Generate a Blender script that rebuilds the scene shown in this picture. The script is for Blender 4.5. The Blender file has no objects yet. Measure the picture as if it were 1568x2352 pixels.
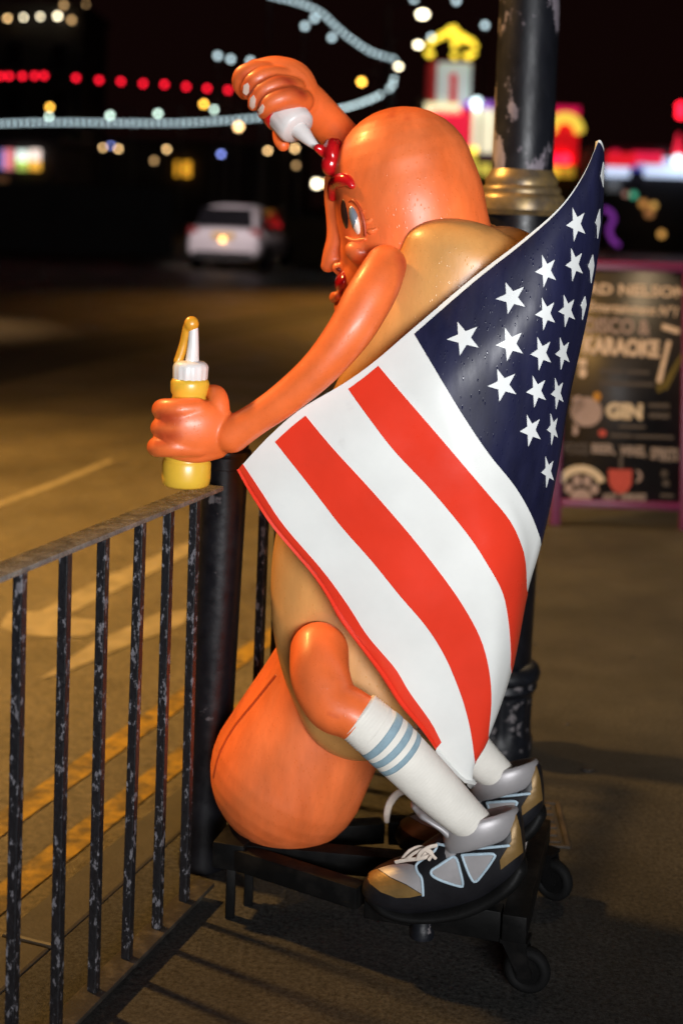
import bpy, bmesh, math, random
from mathutils import Vector, Matrix, Euler
from mathutils.bvhtree import BVHTree
random.seed(11)
S = bpy.context.scene
COL = S.collection
R = math.radians

# ------------------------------------------------------------------ camera, world, light, exposure
cd = bpy.data.cameras.new('camera'); cam = bpy.data.objects.new('camera', cd); COL.objects.link(cam)
cam.location = (0, 0, 1.65)
cd.lens = 50; cd.sensor_width = 36; cd.sensor_fit = 'AUTO'
cd.clip_start = .05; cd.clip_end = 1500
cd.shift_y = -0.2015
cam.matrix_world = Matrix.Translation((0, 0, 1.65)) @ Euler((R(86), 0, 0)).to_matrix().to_4x4() @ Matrix.Rotation(R(2.1), 4, 'Z')
cd.dof.use_dof = True; cd.dof.focus_distance = 3.0; cd.dof.aperture_fstop = 2.0
S.camera = cam
S.render.resolution_x, S.render.resolution_y = 682, 1024
CR = cam.matrix_world.to_3x3(); CC = cam.matrix_world.translation.copy()

w = bpy.data.worlds.new('World'); S.world = w; w.use_nodes = True
wn = w.node_tree.nodes; wl = w.node_tree.links
wn['Background'].inputs[0].default_value = (.0042, .0013, .0011, 1)      # night sky over a lit town
wn['Background'].inputs[1].default_value = 1.0

def lamp(name, kind, loc, target, energy, color, **kw):
    l = bpy.data.lights.new(name, kind); l.energy = energy; l.color = color
    for k, v in kw.items(): setattr(l, k, v)
    o = bpy.data.objects.new(name, l); COL.objects.link(o); o.location = loc
    o.rotation_euler = (Vector(target) - Vector(loc)).to_track_quat('-Z', 'Y').to_euler()
    return o
SODIUM = (1.0, .54, .15)
# sodium street lamp overhead on the near side of the road, out of frame above
lamp('street_light_near', 'SPOT', (-3.9, 5.2, 5.8), (0, 7.4, 0), 3600, SODIUM, spot_size=R(122), spot_blend=1.0, shadow_soft_size=.26)
# added unseen spots lighting the carriageway and the pavement beyond the post
lamp('added_road_spot', 'SPOT', (-3.4, 8.6, 6.4), (-2.4, 7.8, 0), 4200, (1, .52, .11), spot_size=R(74), spot_blend=1.0, shadow_soft_size=.12)
lamp('added_pavement_spot', 'SPOT', (3.4, 8.0, 4.6), (2.0, 7.0, 0), 520, (1, .72, .42), spot_size=R(76), spot_blend=1.0, shadow_soft_size=.2)
# added key light behind the camera, standing in for an unseen pub front
lamp('added_key_light', 'AREA', (1.3, -2.6, 1.85), (0.12, 3.0, 1.32), 43, (.97, .98, 1.0), shape='RECTANGLE', size=2.7, size_y=.8, spread=R(52))
# sodium lamps farther along the road
lamp('street_light_far', 'SPOT', (3.0, 26, 7.5), (2.4, 24.5, 0), 7500, (1, .46, .08), spot_size=R(98), spot_blend=1.0, shadow_soft_size=.15)
lamp('street_light_left', 'SPOT', (-6.2, 18.3, 6.5), (-6.0, 18.3, 0), 2200, (1, .62, .3), spot_size=R(46), spot_blend=.8, shadow_soft_size=.15)
lamp('added_car_spot', 'SPOT', (-3.6, 27, 6.5), (-3.2, 37, .6), 4200, (1, .84, .86), spot_size=R(17), spot_blend=.6, shadow_soft_size=.2)  # added white spot that brightens the car's rear, not a sodium lamp
sun = bpy.data.lights.new('moon_sun', 'SUN'); sun.energy = .015; sun.angle = R(2); sun.color = (1, .95, .9)
so = bpy.data.objects.new('moon_sun', sun); COL.objects.link(so); so.rotation_euler = (R(60), 0, R(25))

S.view_settings.view_transform = 'Standard'; S.view_settings.look = 'None'
S.view_settings.exposure = 0; S.view_settings.gamma = 1; S.view_settings.use_curve_mapping = False
S.cycles.use_denoising = True; S.cycles.max_bounces = 6
S.cycles.sample_clamp_indirect = 4

# ------------------------------------------------------------------ helpers
def ray(u, v):
    x = (u - 784) / 2352 * .72; y = -(v - 1176) / 2352 * .72 + cd.shift_y * .72
    return (CR @ Vector((x, y, -1)))
def W(u, v, d):
    r = ray(u, v); return CC + r * (d / r.y)
def G(u, v, z=0):
    r = ray(u, v); return CC + r * ((z - CC.z) / r.z)
def K(d): return d / 3267.0            # metres per layout unit at depth d
def dc(u):                             # depth of the statue's middle plane at layout column u
    x = (u - 784) * 3.28 / 3267
    return 3.235 + .268 * (.45 - x)

def tag(o, label=None, cat=None, group=None, kind=None):
    if label: o['label'] = label
    if cat: o['category'] = cat
    if group: o['group'] = group
    if kind: o['kind'] = kind
    return o
def empty(name, loc=(0, 0, 0), rz=0):
    o = bpy.data.objects.new(name, None); COL.objects.link(o); o.location = loc; o.rotation_euler.z = rz
    o.empty_display_size = .1
    bpy.context.view_layer.update()
    return o
def link(name, me, mats, parent=None, smooth=True, world=True):
    o = bpy.data.objects.new(name, me); COL.objects.link(o)
    for m in (mats if isinstance(mats, (list, tuple)) else [mats]): me.materials.append(m)
    if smooth:
        for p in me.polygons: p.use_smooth = True
    if parent:
        o.parent = parent
        if world: o.matrix_parent_inverse = wm(parent).inverted()
    return o
def wm(o):
    m = o.matrix_basis.copy()
    return (wm(o.parent) @ o.matrix_parent_inverse @ m) if o.parent else m
def obj(name, bm, mats, parent=None, smooth=True, world=True, angle=None):
    me = bpy.data.meshes.new(name); bmesh.ops.recalc_face_normals(bm, faces=bm.faces)
    if angle:
        for e in bm.edges:
            if len(e.link_faces) == 2 and e.calc_face_angle(0) > R(angle): e.smooth = False
    bm.to_mesh(me); bm.free()
    return link(name, me, mats, parent, smooth, world)
def cr(P, n):
    """Catmull-Rom through rows of floats, n samples a span"""
    out = []
    m = len(P)
    for i in range(m - 1):
        p0 = P[max(i - 1, 0)]; p1 = P[i]; p2 = P[i + 1]; p3 = P[min(i + 2, m - 1)]
        for k in range(n):
            t = k / n
            out.append([.5 * (2 * b + (c - a) * t + (2 * a - 5 * b + 4 * c - d) * t * t + (3 * b - a - 3 * c + d) * t ** 3) for a, b, c, d in zip(p0, p1, p2, p3)])
    out.append(list(P[-1])); return out
def resample(P, n):
    d = [0]
    for a, b in zip(P, P[1:]): d.append(d[-1] + math.dist(a[:3], b[:3]))
    out = []; j = 0
    for k in range(n):
        t = d[-1] * k / (n - 1)
        while j < len(d) - 2 and d[j + 1] < t: j += 1
        f = (t - d[j]) / max(d[j + 1] - d[j], 1e-9)
        out.append([a + (b - a) * f for a, b in zip(P[j], P[j + 1])])
    return out
def sweep(bm, pts, seg=20, sub=6, caps=(1, 1), ref=(0, 1, 0), closed=False, smoothpath=True, mi=0, cap_n=5):
    """pts rows (x,y,z,a,b): tube with in-plane radius a and radius b along ref"""
    P = [list(p) + ([p[3]] if len(p) == 4 else []) for p in pts]
    if smoothpath: P = cr(P, sub)
    P = [p for i, p in enumerate(P) if i == 0 or math.dist(p[:3], P[i - 1][:3]) > 1e-6]
    n = len(P); ref = Vector(ref); rings = []
    frames = []
    for i in range(n):
        a = Vector(P[max(i - 1, 0)][:3]); b = Vector(P[min(i + 1, n - 1)][:3]); T = (b - a).normalized()
        if closed:
            a = Vector(P[(i - 1) % n][:3]); b = Vector(P[(i + 1) % n][:3]); T = (b - a).normalized()
        B = ref - T * ref.dot(T)
        B = B.normalized() if B.length > 1e-4 else Vector((1, 0, 0))
        frames.append((Vector(P[i][:3]), T, T.cross(B).normalized(), B, P[i][3], P[i][4]))
    ext = []
    if caps[0] and not closed:
        c, T, N, B, a, b = frames[0]; r = min(a, b) * caps[0]
        for k in range(cap_n, 0, -1):
            th = math.pi / 2 * k / (cap_n + .25); ext.append((c - T * r * math.sin(th), T, N, B, a * math.cos(th), b * math.cos(th)))
    ext += frames
    if caps[1] and not closed:
        c, T, N, B, a, b = frames[-1]; r = min(a, b) * caps[1]
        for k in range(1, cap_n + 1):
            th = math.pi / 2 * k / (cap_n + .25); ext.append((c + T * r * math.sin(th), T, N, B, a * math.cos(th), b * math.cos(th)))
    for c, T, N, B, a, b in ext:
        rings.append([bm.verts.new(c + N * a * math.cos(2 * math.pi * j / seg) + B * b * math.sin(2 * math.pi * j / seg)) for j in range(seg)])
    m = len(rings)
    for i in range(m if closed else m - 1):
        A, Bq = rings[i], rings[(i + 1) % m]
        for j in range(seg):
            f = bm.faces.new((A[j], A[(j + 1) % seg], Bq[(j + 1) % seg], Bq[j])); f.material_index = mi
    if not closed:
        bm.faces.new(rings[0][::-1]).material_index = mi; bm.faces.new(rings[-1]).material_index = mi
    return bm
def L(rows):
    """layout rows (u,v,d,a[,b]) -> metric rows"""
    out = []
    for r in rows:
        p = W(r[0], r[1], r[2]); k = K(r[2])
        a = r[3] * k; b = (r[4] if len(r) > 4 else r[3]) * k
        out.append((p.x, p.y, p.z, a, b))
    return out
def tube(rows, **kw):
    bm = bmesh.new(); return sweep(bm, L(rows), **kw)
def box(bm, lo, hi, M=None, bev=0):
    r = bmesh.ops.create_cube(bm, size=1)
    vs = r['verts']; lo = Vector(lo); hi = Vector(hi)
    for v in vs:
        v.co = Vector(((v.co.x + .5) * (hi.x - lo.x) + lo.x, (v.co.y + .5) * (hi.y - lo.y) + lo.y, (v.co.z + .5) * (hi.z - lo.z) + lo.z))
    if bev:
        es = list({e for v in vs for e in v.link_edges})
        q = bmesh.ops.bevel(bm, geom=es, offset=bev, segments=2, affect='EDGES', profile=.5)
        vs = [v for v in bm.verts if v in set(q['verts'])] if False else list({v for f in q['faces'] for v in f.verts} | {v for v in vs if v.is_valid})
    if M:
        for v in vs: v.co = M @ v.co
    return vs
def beam(bm, a, b, wdt, h, up=(0, 0, 1), bev=.003):
    a, b = Vector(a), Vector(b); X = (b - a).normalized(); Zv = Vector(up); Y = Zv.cross(X).normalized(); Z = X.cross(Y)
    M = Matrix(((X.x, Y.x, Z.x, a.x), (X.y, Y.y, Z.y, a.y), (X.z, Y.z, Z.z, a.z), (0, 0, 0, 1)))
    box(bm, (0, -wdt / 2, -h / 2), ((b - a).length, wdt / 2, h / 2), M, bev)
    return bm
def lathe(bm, prof, M=None, seg=32, mi=0):
    rings = []
    for r, z in prof:
        ring = []
        for j in range(seg):
            p = Vector((r * math.cos(2 * math.pi * j / seg), r * math.sin(2 * math.pi * j / seg), z))
            ring.append(bm.verts.new(M @ p if M else p))
        rings.append(ring)
    for A, B in zip(rings, rings[1:]):
        for j in range(seg): bm.faces.new((A[j], A[(j + 1) % seg], B[(j + 1) % seg], B[j])).material_index = mi
    bm.faces.new(rings[0][::-1]).material_index = mi; bm.faces.new(rings[-1]).material_index = mi
    return bm
def axisM(a, b):
    a, b = Vector(a), Vector(b); q = (b - a).to_track_quat('Z', 'Y')
    return Matrix.Translation(a) @ q.to_matrix().to_4x4()
def ball(bm, u, v, d, ru, rv, rd=None, rot=0, seg=20):
    """ellipsoid in layout units, rot turns it in the picture plane"""
    k = K(d); rd = rd or min(ru, rv)
    r = bmesh.ops.create_uvsphere(bm, u_segments=seg, v_segments=seg // 2 + 2, radius=1)
    M = Matrix.Translation(W(u, v, d)) @ Matrix.Rotation(rot, 4, 'Y') @ Matrix.Diagonal((ru * k, rd * k, rv * k, 1))
    for vv in r['verts']: vv.co = M @ vv.co
    return bm
def fuse(name, bm, mats, parent=None, voxel=.005, it=6, factor=.5):
    me = bpy.data.meshes.new('tmp'); bmesh.ops.recalc_face_normals(bm, faces=bm.faces); bm.to_mesh(me); bm.free()
    t = bpy.data.objects.new('tmp', me); COL.objects.link(t)
    m = t.modifiers.new('r', 'REMESH'); m.mode = 'VOXEL'; m.voxel_size = voxel
    m = t.modifiers.new('s', 'SMOOTH'); m.iterations = it; m.factor = factor
    dg = bpy.context.evaluated_depsgraph_get()
    nm = bpy.data.meshes.new_from_object(t.evaluated_get(dg)); nm.name = name
    bpy.data.objects.remove(t); bpy.data.meshes.remove(me)
    nm.materials.clear()
    return link(name, nm, mats, parent)
def bvh(*objs):
    vs, fs = [], []
    for o in objs:
        M = wm(o); off = len(vs)
        vs += [M @ v.co for v in o.data.vertices]; fs += [[i + off for i in p.vertices] for p in o.data.polygons]
    return BVHTree.FromPolygons(vs, fs)
def hit(tree, u, v, dflt=None):
    r = ray(u, v).normalized(); h = tree.ray_cast(CC, r)
    if h[0] is None:
        return (W(u, v, dflt), -r) if dflt else (None, None)
    n = h[1] if h[1].dot(r) < 0 else -h[1]
    return h[0], n
def decal(name, tree, poly, mat_, parent, lift=.0012, fine=4, dflt=None, thick=.0012):
    """thin raised patch following the surface: polygon outline in layout units"""
    cu = sum(p[0] for p in poly) / len(poly); cv = sum(p[1] for p in poly) / len(poly)
    pts = []
    for a, b in zip(poly, poly[1:] + poly[:1]):
        n = max(1, int(math.dist(a, b) / fine))
        pts += [(a[0] + (b[0] - a[0]) * k / n, a[1] + (b[1] - a[1]) * k / n) for k in range(n)]
    nr = max(2, int(max(math.dist(p, (cu, cv)) for p in pts) / (fine * 1.6)))
    bm = bmesh.new(); rings = []
    for i in range(nr + 1):
        f = i / nr
        ring = []
        for p in (pts if i else [(cu, cv)]):
            q = (cu + (p[0] - cu) * f, cv + (p[1] - cv) * f)
            h, n = hit(tree, q[0], q[1], dflt)
            ring.append(bm.verts.new(h + n * lift) if h is not None else None)
        rings.append(ring)
    m = len(pts)
    ring = []                                               # skirt that gives the patch its thickness
    for p in pts:
        h, n = hit(tree, p[0], p[1], dflt)
        ring.append(bm.verts.new(h - n * thick) if h is not None else None)
    rings.append(ring)
    for i in range(nr + 1):
        for j in range(m):
            if i == 0: q = [rings[0][0], rings[1][j], rings[1][(j + 1) % m]]
            else: q = [rings[i][j], rings[i + 1][j], rings[i + 1][(j + 1) % m], rings[i][(j + 1) % m]]
            if all(x is not None for x in q): bm.faces.new(q)
    for f in bm.faces: f.smooth = True
    return obj(name, bm, mat_, parent, angle=50)
def piping(name, tree, line, r, mat_, parent, dflt=None, fine=5, lift=.3):
    P = resample(cr([list(p) + [0] for p in line], 6), max(3, int(sum(math.dist(a, b) for a, b in zip(line, line[1:])) / fine)))
    rows = []
    for p in P:
        h, n = hit(tree, p[0], p[1], dflt)
        if h is None: continue
        if rows and (Vector(rows[-1][:3]) - h).length > .06: continue
        q = h + n * r * lift; rows.append((q.x, q.y, q.z, r, r))
    bm = bmesh.new(); sweep(bm, rows, seg=8, smoothpath=False, caps=(.8, .8), cap_n=2)
    return obj(name, bm, mat_, parent)
def paint(o, fn):
    a = o.data.attributes.new('paint', 'FLOAT', 'POINT'); M = wm(o)
    a.data.foreach_set('value', [max(0., min(1., fn(M @ v.co))) for v in o.data.vertices])
def seglist(rows):
    P = L([list(r[:3]) + [1] for r in rows]); return [(Vector(a[:3]), Vector(b[:3])) for a, b in zip(P, P[1:])]
def dseg(p, segs):
    best = 9
    for a, b in segs:
        ab = b - a; t = max(0, min(1, (p - a).dot(ab) / max(ab.length_squared, 1e-9))); best = min(best, (p - a - ab * t).length)
    return best

# ------------------------------------------------------------------ materials
def mat(name, col, rough=.5, metal=0, spec=.5, coat=0, emit=None, es=0, noise=0, nscale=8, bump=0, bscale=200, bdist=.002, col2=None, thr=None, paintcol=None, drops=0, rvar=0, stretch=None, sss=0, rand=False, speck=0, sscale=170, knit=0):
    m = bpy.data.materials.new(name); m.use_nodes = True; nt = m.node_tree; N = nt.nodes; Lk = nt.links
    b = N['Principled BSDF']
    b.inputs['Base Color'].default_value = (*col, 1); b.inputs['Roughness'].default_value = rough
    b.inputs['Metallic'].default_value = metal; b.inputs['Specular IOR Level'].default_value = spec
    b.inputs['Coat Weight'].default_value = coat; b.inputs['Coat Roughness'].default_value = .2
    if sss:
        b.inputs['Subsurface Weight'].default_value = sss; b.inputs['Subsurface Radius'].default_value = (.02, .008, .004)
    if emit:
        b.inputs['Emission Color'].default_value = (*emit, 1); b.inputs['Emission Strength'].default_value = es
        m.cycles.emission_sampling = 'NONE'
    tc = None
    def coords():
        nonlocal tc
        if tc is None:
            t = N.new('ShaderNodeTexCoord'); mp = N.new('ShaderNodeMapping')
            if stretch: mp.inputs['Scale'].default_value = stretch
            if rand:
                oi = N.new('ShaderNodeObjectInfo'); mu = N.new('ShaderNodeMath'); mu.operation = 'MULTIPLY'; mu.inputs[1].default_value = 37; Lk.new(oi.outputs['Random'], mu.inputs[0])
                Lk.new(mu.outputs[0], mp.inputs['Location'])
            Lk.new(t.outputs['Object'], mp.inputs[0]); tc = mp
        return tc.outputs[0]
    def noise_n(scale, det=5, rough_=.6):
        n = N.new('ShaderNodeTexNoise'); n.inputs['Scale'].default_value = scale; n.inputs['Detail'].default_value = det; n.inputs['Roughness'].default_value = rough_
        Lk.new(coords(), n.inputs['Vector']); return n
    cur = None
    if col2 is not None:
        n = noise_n(nscale, 7, .65); rp = N.new('ShaderNodeValToRGB')
        lo, hi = thr if thr else (.35, .65)
        rp.color_ramp.elements[0].position = lo; rp.color_ramp.elements[1].position = hi
        Lk.new(n.outputs[0], rp.inputs[0])
        mx = N.new('ShaderNodeMix'); mx.data_type = 'RGBA'; mx.inputs[6].default_value = (*col, 1); mx.inputs[7].default_value = (*col2, 1)
        Lk.new(rp.outputs[0], mx.inputs[0]); cur = mx.outputs[2]
    if noise:
        n = noise_n(nscale * 1.7 if col2 is not None else nscale); mr = N.new('ShaderNodeMapRange')
        mr.inputs[1].default_value = .3; mr.inputs[2].default_value = .7; mr.inputs[3].default_value = 1 - noise; mr.inputs[4].default_value = 1 + noise
        Lk.new(n.outputs[0], mr.inputs[0])
        mx = N.new('ShaderNodeMix'); mx.data_type = 'RGBA'; mx.blend_type = 'MULTIPLY'; mx.inputs[0].default_value = 1
        if cur: Lk.new(cur, mx.inputs[6])
        else: mx.inputs[6].default_value = (*col, 1)
        Lk.new(mr.outputs[0], mx.inputs[7]); cur = mx.outputs[2]
    if speck:
        n = noise_n(sscale, 3, .8); mr = N.new('ShaderNodeMapRange')
        mr.inputs[1].default_value = .32; mr.inputs[2].default_value = .68; mr.inputs[3].default_value = 1 - speck; mr.inputs[4].default_value = 1 + speck
        Lk.new(n.outputs[0], mr.inputs[0])
        mx = N.new('ShaderNodeMix'); mx.data_type = 'RGBA'; mx.blend_type = 'MULTIPLY'; mx.inputs[0].default_value = 1
        if cur: Lk.new(cur, mx.inputs[6])
        else: mx.inputs[6].default_value = (*col, 1)
        Lk.new(mr.outputs[0], mx.inputs[7]); cur = mx.outputs[2]
    if paintcol:
        at = N.new('ShaderNodeAttribute'); at.attribute_name = 'paint'
        mx = N.new('ShaderNodeMix'); mx.data_type = 'RGBA'; mx.inputs[7].default_value = (*paintcol, 1)
        if cur: Lk.new(cur, mx.inputs[6])
        else: mx.inputs[6].default_value = (*col, 1)
        Lk.new(at.outputs['Fac'], mx.inputs[0]); cur = mx.outputs[2]
    if cur: Lk.new(cur, b.inputs['Base Color'])
    if rvar:
        n = noise_n(nscale * 2.3); mr = N.new('ShaderNodeMapRange'); mr.inputs[1].default_value = .3; mr.inputs[2].default_value = .7
        mr.inputs[3].default_value = max(.03, rough - rvar); mr.inputs[4].default_value = min(1, rough + rvar)
        Lk.new(n.outputs[0], mr.inputs[0]); Lk.new(mr.outputs[0], b.inputs['Roughness'])
    last = None
    if bump:
        n = noise_n(bscale, 4); bp = N.new('ShaderNodeBump'); bp.inputs['Strength'].default_value = bump; bp.inputs['Distance'].default_value = bdist
        Lk.new(n.outputs[0], bp.inputs['Height']); last = bp
    if drops:
        v = N.new('ShaderNodeTexVoronoi'); v.inputs['Scale'].default_value = 240; Lk.new(coords(), v.inputs['Vector'])
        mr = N.new('ShaderNodeMapRange'); mr.interpolation_type = 'SMOOTHSTEP'; mr.inputs[1].default_value = .12; mr.inputs[2].default_value = .34; mr.inputs[3].default_value = 1; mr.inputs[4].default_value = 0
        Lk.new(v.outputs['Distance'], mr.inputs[0])
        sp = N.new('ShaderNodeSeparateColor'); Lk.new(v.outputs['Color'], sp.inputs[0])
        gt = N.new('ShaderNodeMath'); gt.operation = 'GREATER_THAN'; gt.inputs[1].default_value = .72; Lk.new(sp.outputs[0], gt.inputs[0])
        ml = N.new('ShaderNodeMath'); ml.operation = 'MULTIPLY'; Lk.new(gt.outputs[0], ml.inputs[0]); Lk.new(mr.outputs[0], ml.inputs[1])
        bp = N.new('ShaderNodeBump'); bp.inputs['Strength'].default_value = drops; bp.inputs['Distance'].default_value = .0018
        Lk.new(ml.outputs[0], bp.inputs['Height'])
        if last: Lk.new(last.outputs[0], bp.inputs['Normal'])
        last = bp
        rm = N.new('ShaderNodeMix'); rm.data_type = 'FLOAT'; rm.inputs[3].default_value = .06; Lk.new(ml.outputs[0], rm.inputs[0])
        src = b.inputs['Roughness'].links[0].from_socket if b.inputs['Roughness'].is_linked else None
        if src: Lk.new(src, rm.inputs[2])
        else: rm.inputs[2].default_value = rough
        Lk.new(rm.outputs[0], b.inputs['Roughness'])
    if knit:
        t = N.new('ShaderNodeTexCoord'); mp = N.new('ShaderNodeMapping'); mp.inputs['Scale'].default_value = (1, 0, -1); Lk.new(t.outputs['Object'], mp.inputs[0])
        wv = N.new('ShaderNodeTexWave'); wv.bands_direction = 'DIAGONAL'; wv.inputs['Scale'].default_value = knit; wv.inputs['Distortion'].default_value = 1.5; wv.inputs['Detail'].default_value = 1; Lk.new(mp.outputs[0], wv.inputs['Vector'])
        bp = N.new('ShaderNodeBump'); bp.inputs['Strength'].default_value = .16; bp.inputs['Distance'].default_value = .002; Lk.new(wv.outputs[0], bp.inputs['Height'])
        if last: Lk.new(last.outputs[0], bp.inputs['Normal'])
        last = bp
    if last: Lk.new(last.outputs[0], b.inputs['Normal'])
    return m
M = {}
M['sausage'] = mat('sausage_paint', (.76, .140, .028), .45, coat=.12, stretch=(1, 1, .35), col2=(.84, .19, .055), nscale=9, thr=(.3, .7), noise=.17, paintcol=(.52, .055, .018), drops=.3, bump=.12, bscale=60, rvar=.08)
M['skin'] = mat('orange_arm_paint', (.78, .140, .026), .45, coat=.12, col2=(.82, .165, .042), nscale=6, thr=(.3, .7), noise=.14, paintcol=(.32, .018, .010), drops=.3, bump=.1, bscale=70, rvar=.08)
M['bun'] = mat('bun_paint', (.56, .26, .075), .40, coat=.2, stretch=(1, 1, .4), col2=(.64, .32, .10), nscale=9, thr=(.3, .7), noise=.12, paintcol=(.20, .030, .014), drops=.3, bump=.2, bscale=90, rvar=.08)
M['dark_line'] = mat('seam_paint', (.20, .022, .01), .4, noise=.2, nscale=20)
M['crease'] = mat('crease_paint', (.40, .055, .014), .45)
M['ketchup'] = mat('ketchup_red', (.55, .008, .012), .2, coat=.6, noise=.15, nscale=30, bump=.25, bscale=80)
M['lips'] = mat('lip_red', (.42, .006, .012), .16, coat=.7)
M['white_plastic'] = mat('white_bottle_paint', (.72, .70, .68), .4, noise=.06, nscale=20, coat=.2, bump=.1, bscale=80)
M['mustard'] = mat('mustard_bottle_yellow', (.72, .44, .04), .36, noise=.08, nscale=10, coat=.25, bump=.08, bscale=60)
M['mustard_sauce'] = mat('mustard_sauce', (.68, .31, .022), .36, noise=.1, nscale=30, coat=.3, bump=.3, bscale=90)
M['flag_white'] = mat('flag_white_paint', (.76, .77, .74), .33, noise=.04, nscale=5, col2=(.60, .60, .58), thr=(.64, .78),  coat=.2, bump=.06, bscale=25)
M['flag_red'] = mat('flag_red_paint', (.74, .042, .018), .33, noise=.07, nscale=6, coat=.25, bump=.12, bscale=40, rvar=.07)
M['navy'] = mat('flag_navy_paint', (.011, .012, .038), .45, spec=.35, noise=.35, nscale=14, stretch=(1, 1, .25), drops=.3, bump=.15, bscale=60, rvar=.1)
M['star'] = mat('star_white_paint', (.72, .74, .73), .4, noise=.03, nscale=20)
M['nail'] = mat('nail_paint', (.80, .62, .52), .3, coat=.3)
M['eye_white'] = mat('eye_white', (.80, .68, .58), .12, coat=.8)
M['iris'] = mat('iris_grey_blue', (.17, .21, .25), .12, coat=.8)
M['pupil'] = mat('eye_dark', (.03, .012, .008), .2, coat=.5)
M['sock'] = mat('sock_white', (.76, .73, .66), .7, noise=.08, nscale=12, bump=.3, bscale=120, bdist=.002, knit=62)
M['sock_blue'] = mat('sock_stripe_blue', (.24, .35, .41), .7, noise=.15, nscale=40, bump=.4, bscale=160)
M['silver'] = mat('shoe_silver', (.36, .345, .35), .45, metal=.3, noise=.10, nscale=9, bump=.15, bscale=50)
M['gold'] = mat('shoe_gold', (.22, .13, .04), .42, metal=.3, noise=.3, nscale=14, bump=.3, bscale=90)
M['shoe_black'] = mat('shoe_black', (.008, .008, .010), .4, spec=.35, noise=.3, nscale=20, bump=.3, bscale=90)
M['sole'] = mat('shoe_sole', (.005, .005, .005), .55, spec=.15, noise=.3, nscale=20, bump=.3, bscale=60)
M['trim_blue'] = mat('shoe_trim_pale_blue', (.40, .52, .60), .5, noise=.15, nscale=40)
M['lace'] = mat('lace_cream', (.62, .53, .45), .7, noise=.15, nscale=60)
M['black_steel'] = mat('trolley_black_steel', (.004, .004, .004), .5, spec=.1, col2=(.012, .011, .010), nscale=12, thr=(.5, .75), bump=.25, bscale=70, rvar=.12)
M['rubber'] = mat('tyre_rubber', (.005, .005, .005), .7, spec=.12, bump=.3, bscale=80)
M['peel'] = mat('peeling_black_paint', (.011, .011, .013), .36, col2=(.15, .145, .16), rand=True, nscale=85, thr=(.56, .61), noise=.3, bump=.5, bscale=90, rvar=.12, stretch=(1, 1, .5))
M['peel_top'] = mat('worn_handrail', (.13, .12, .105), .27, col2=(.24, .22, .19), nscale=25, thr=(.4, .65), noise=.25, bump=.6, bscale=300, drops=1.0, rvar=.12)
M['low_rail'] = mat('grimy_low_rail', (.035, .031, .026), .4, spec=.4, col2=(.085, .075, .06), nscale=22, thr=(.5, .7), bump=.5, bscale=120)
M['post_base'] = mat('lamp_post_base_chipped', (.007, .008, .011), .42, spec=.3, col2=(.16, .145, .15), nscale=24, thr=(.58, .63), noise=.35, bump=.4, bscale=60)
M['post_black'] = mat('cast_iron_black', (.006, .006, .008), .38, spec=.35, col2=(.10, .095, .10), nscale=16, thr=(.66, .70), noise=.3, bump=.3, bscale=50, rvar=.1)
M['post_peel'] = mat('lamp_post_peeling', (.009, .010, .014), .42, spec=.3, col2=(.23, .20, .23), nscale=8, thr=(.55, .58), noise=.35, bump=.35, bscale=50, rvar=.1, stretch=(1, 1, .55))
M['brass'] = mat('worn_gold_collar', (.30, .20, .075), .38, metal=.4, col2=(.14, .11, .085), nscale=14, thr=(.4, .65), noise=.3, bump=.3, bscale=60)
M['asphalt'] = mat('pavement_asphalt', (.018, .0178, .0170), .62, col2=(.037, .0358, .033), nscale=1.1, thr=(.35, .65), speck=.85, sscale=85, noise=.35, bump=.6, bscale=260, bdist=.002, rvar=.14, spec=.3)
M['road'] = mat('road_asphalt', (.050, .043, .032), .5, speck=.8, sscale=60, col2=(.078, .065, .046), nscale=.8, thr=(.3, .7), noise=.22, bump=.8, bscale=260, bdist=.003, rvar=.12)
M['patch'] = mat('shadow_band_gum_plate', (.020, .018, .019), .62, noise=.3, nscale=2, bump=.8, bscale=110)  # colour of the painted road shadow, also of gum spots and cover plate
M['kerb'] = mat('kerb_stone', (.034, .030, .024), .6, noise=.25, nscale=12, bump=.6, bscale=90)
M['line_white'] = mat('road_paint_white', (.16, .14, .105), .5, noise=.3, nscale=9, bump=.6, bscale=110)
M['line_yellow'] = mat('road_paint_yellow', (.24, .15, .022), .4, col2=(.07, .052, .026), nscale=14, thr=(.42, .6), noise=.3, bump=.8, bscale=110)
M['ground'] = mat('far_ground', (.03, .028, .024), .8, noise=.3, nscale=.3)
M['iron'] = mat('rusted_iron_cover', (.040, .030, .020), .5, noise=.35, nscale=20, bump=.5, bscale=90)
M['card'] = mat('white_card', (.70, .64, .60), .5)
M['card_red'] = mat('card_red_print', (.45, .02, .02), .5)

# ------------------------------------------------------------------ setting: ground, road, pavement, kerb, rail line
RT1, RT6 = G(61, 1316, .97), G(460, 1150, .97)          # two points on the handrail
rd_dir = (RT6 - RT1); rd_dir.z = 0; rd_dir.normalize()
rd_nrm = Vector((-rd_dir.y, rd_dir.x, 0))               # towards the road (left)
RO = Vector((RT6.x, RT6.y, 0))
def RL(s, n, z=0): return RO + rd_dir * s + rd_nrm * n + Vector((0, 0, z))
def sheet(name, quad, m, parent=None, kind='structure', nx=1, ny=1):
    bm = bmesh.new(); a, b, c, d = [Vector(q) for q in quad]
    g = [[bm.verts.new((a.lerp(b, i / nx)).lerp(d.lerp(c, i / nx), j / ny)) for i in range(nx + 1)] for j in range(ny + 1)]
    for j in range(ny):
        for i in range(nx): bm.faces.new((g[j][i], g[j][i + 1], g[j + 1][i + 1], g[j + 1][i]))
    o = obj(name, bm, m, parent, smooth=False)
    if kind: o['kind'] = kind
    return o
KN = .34                                                 # kerb face lies this far to the road side of the rail
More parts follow.
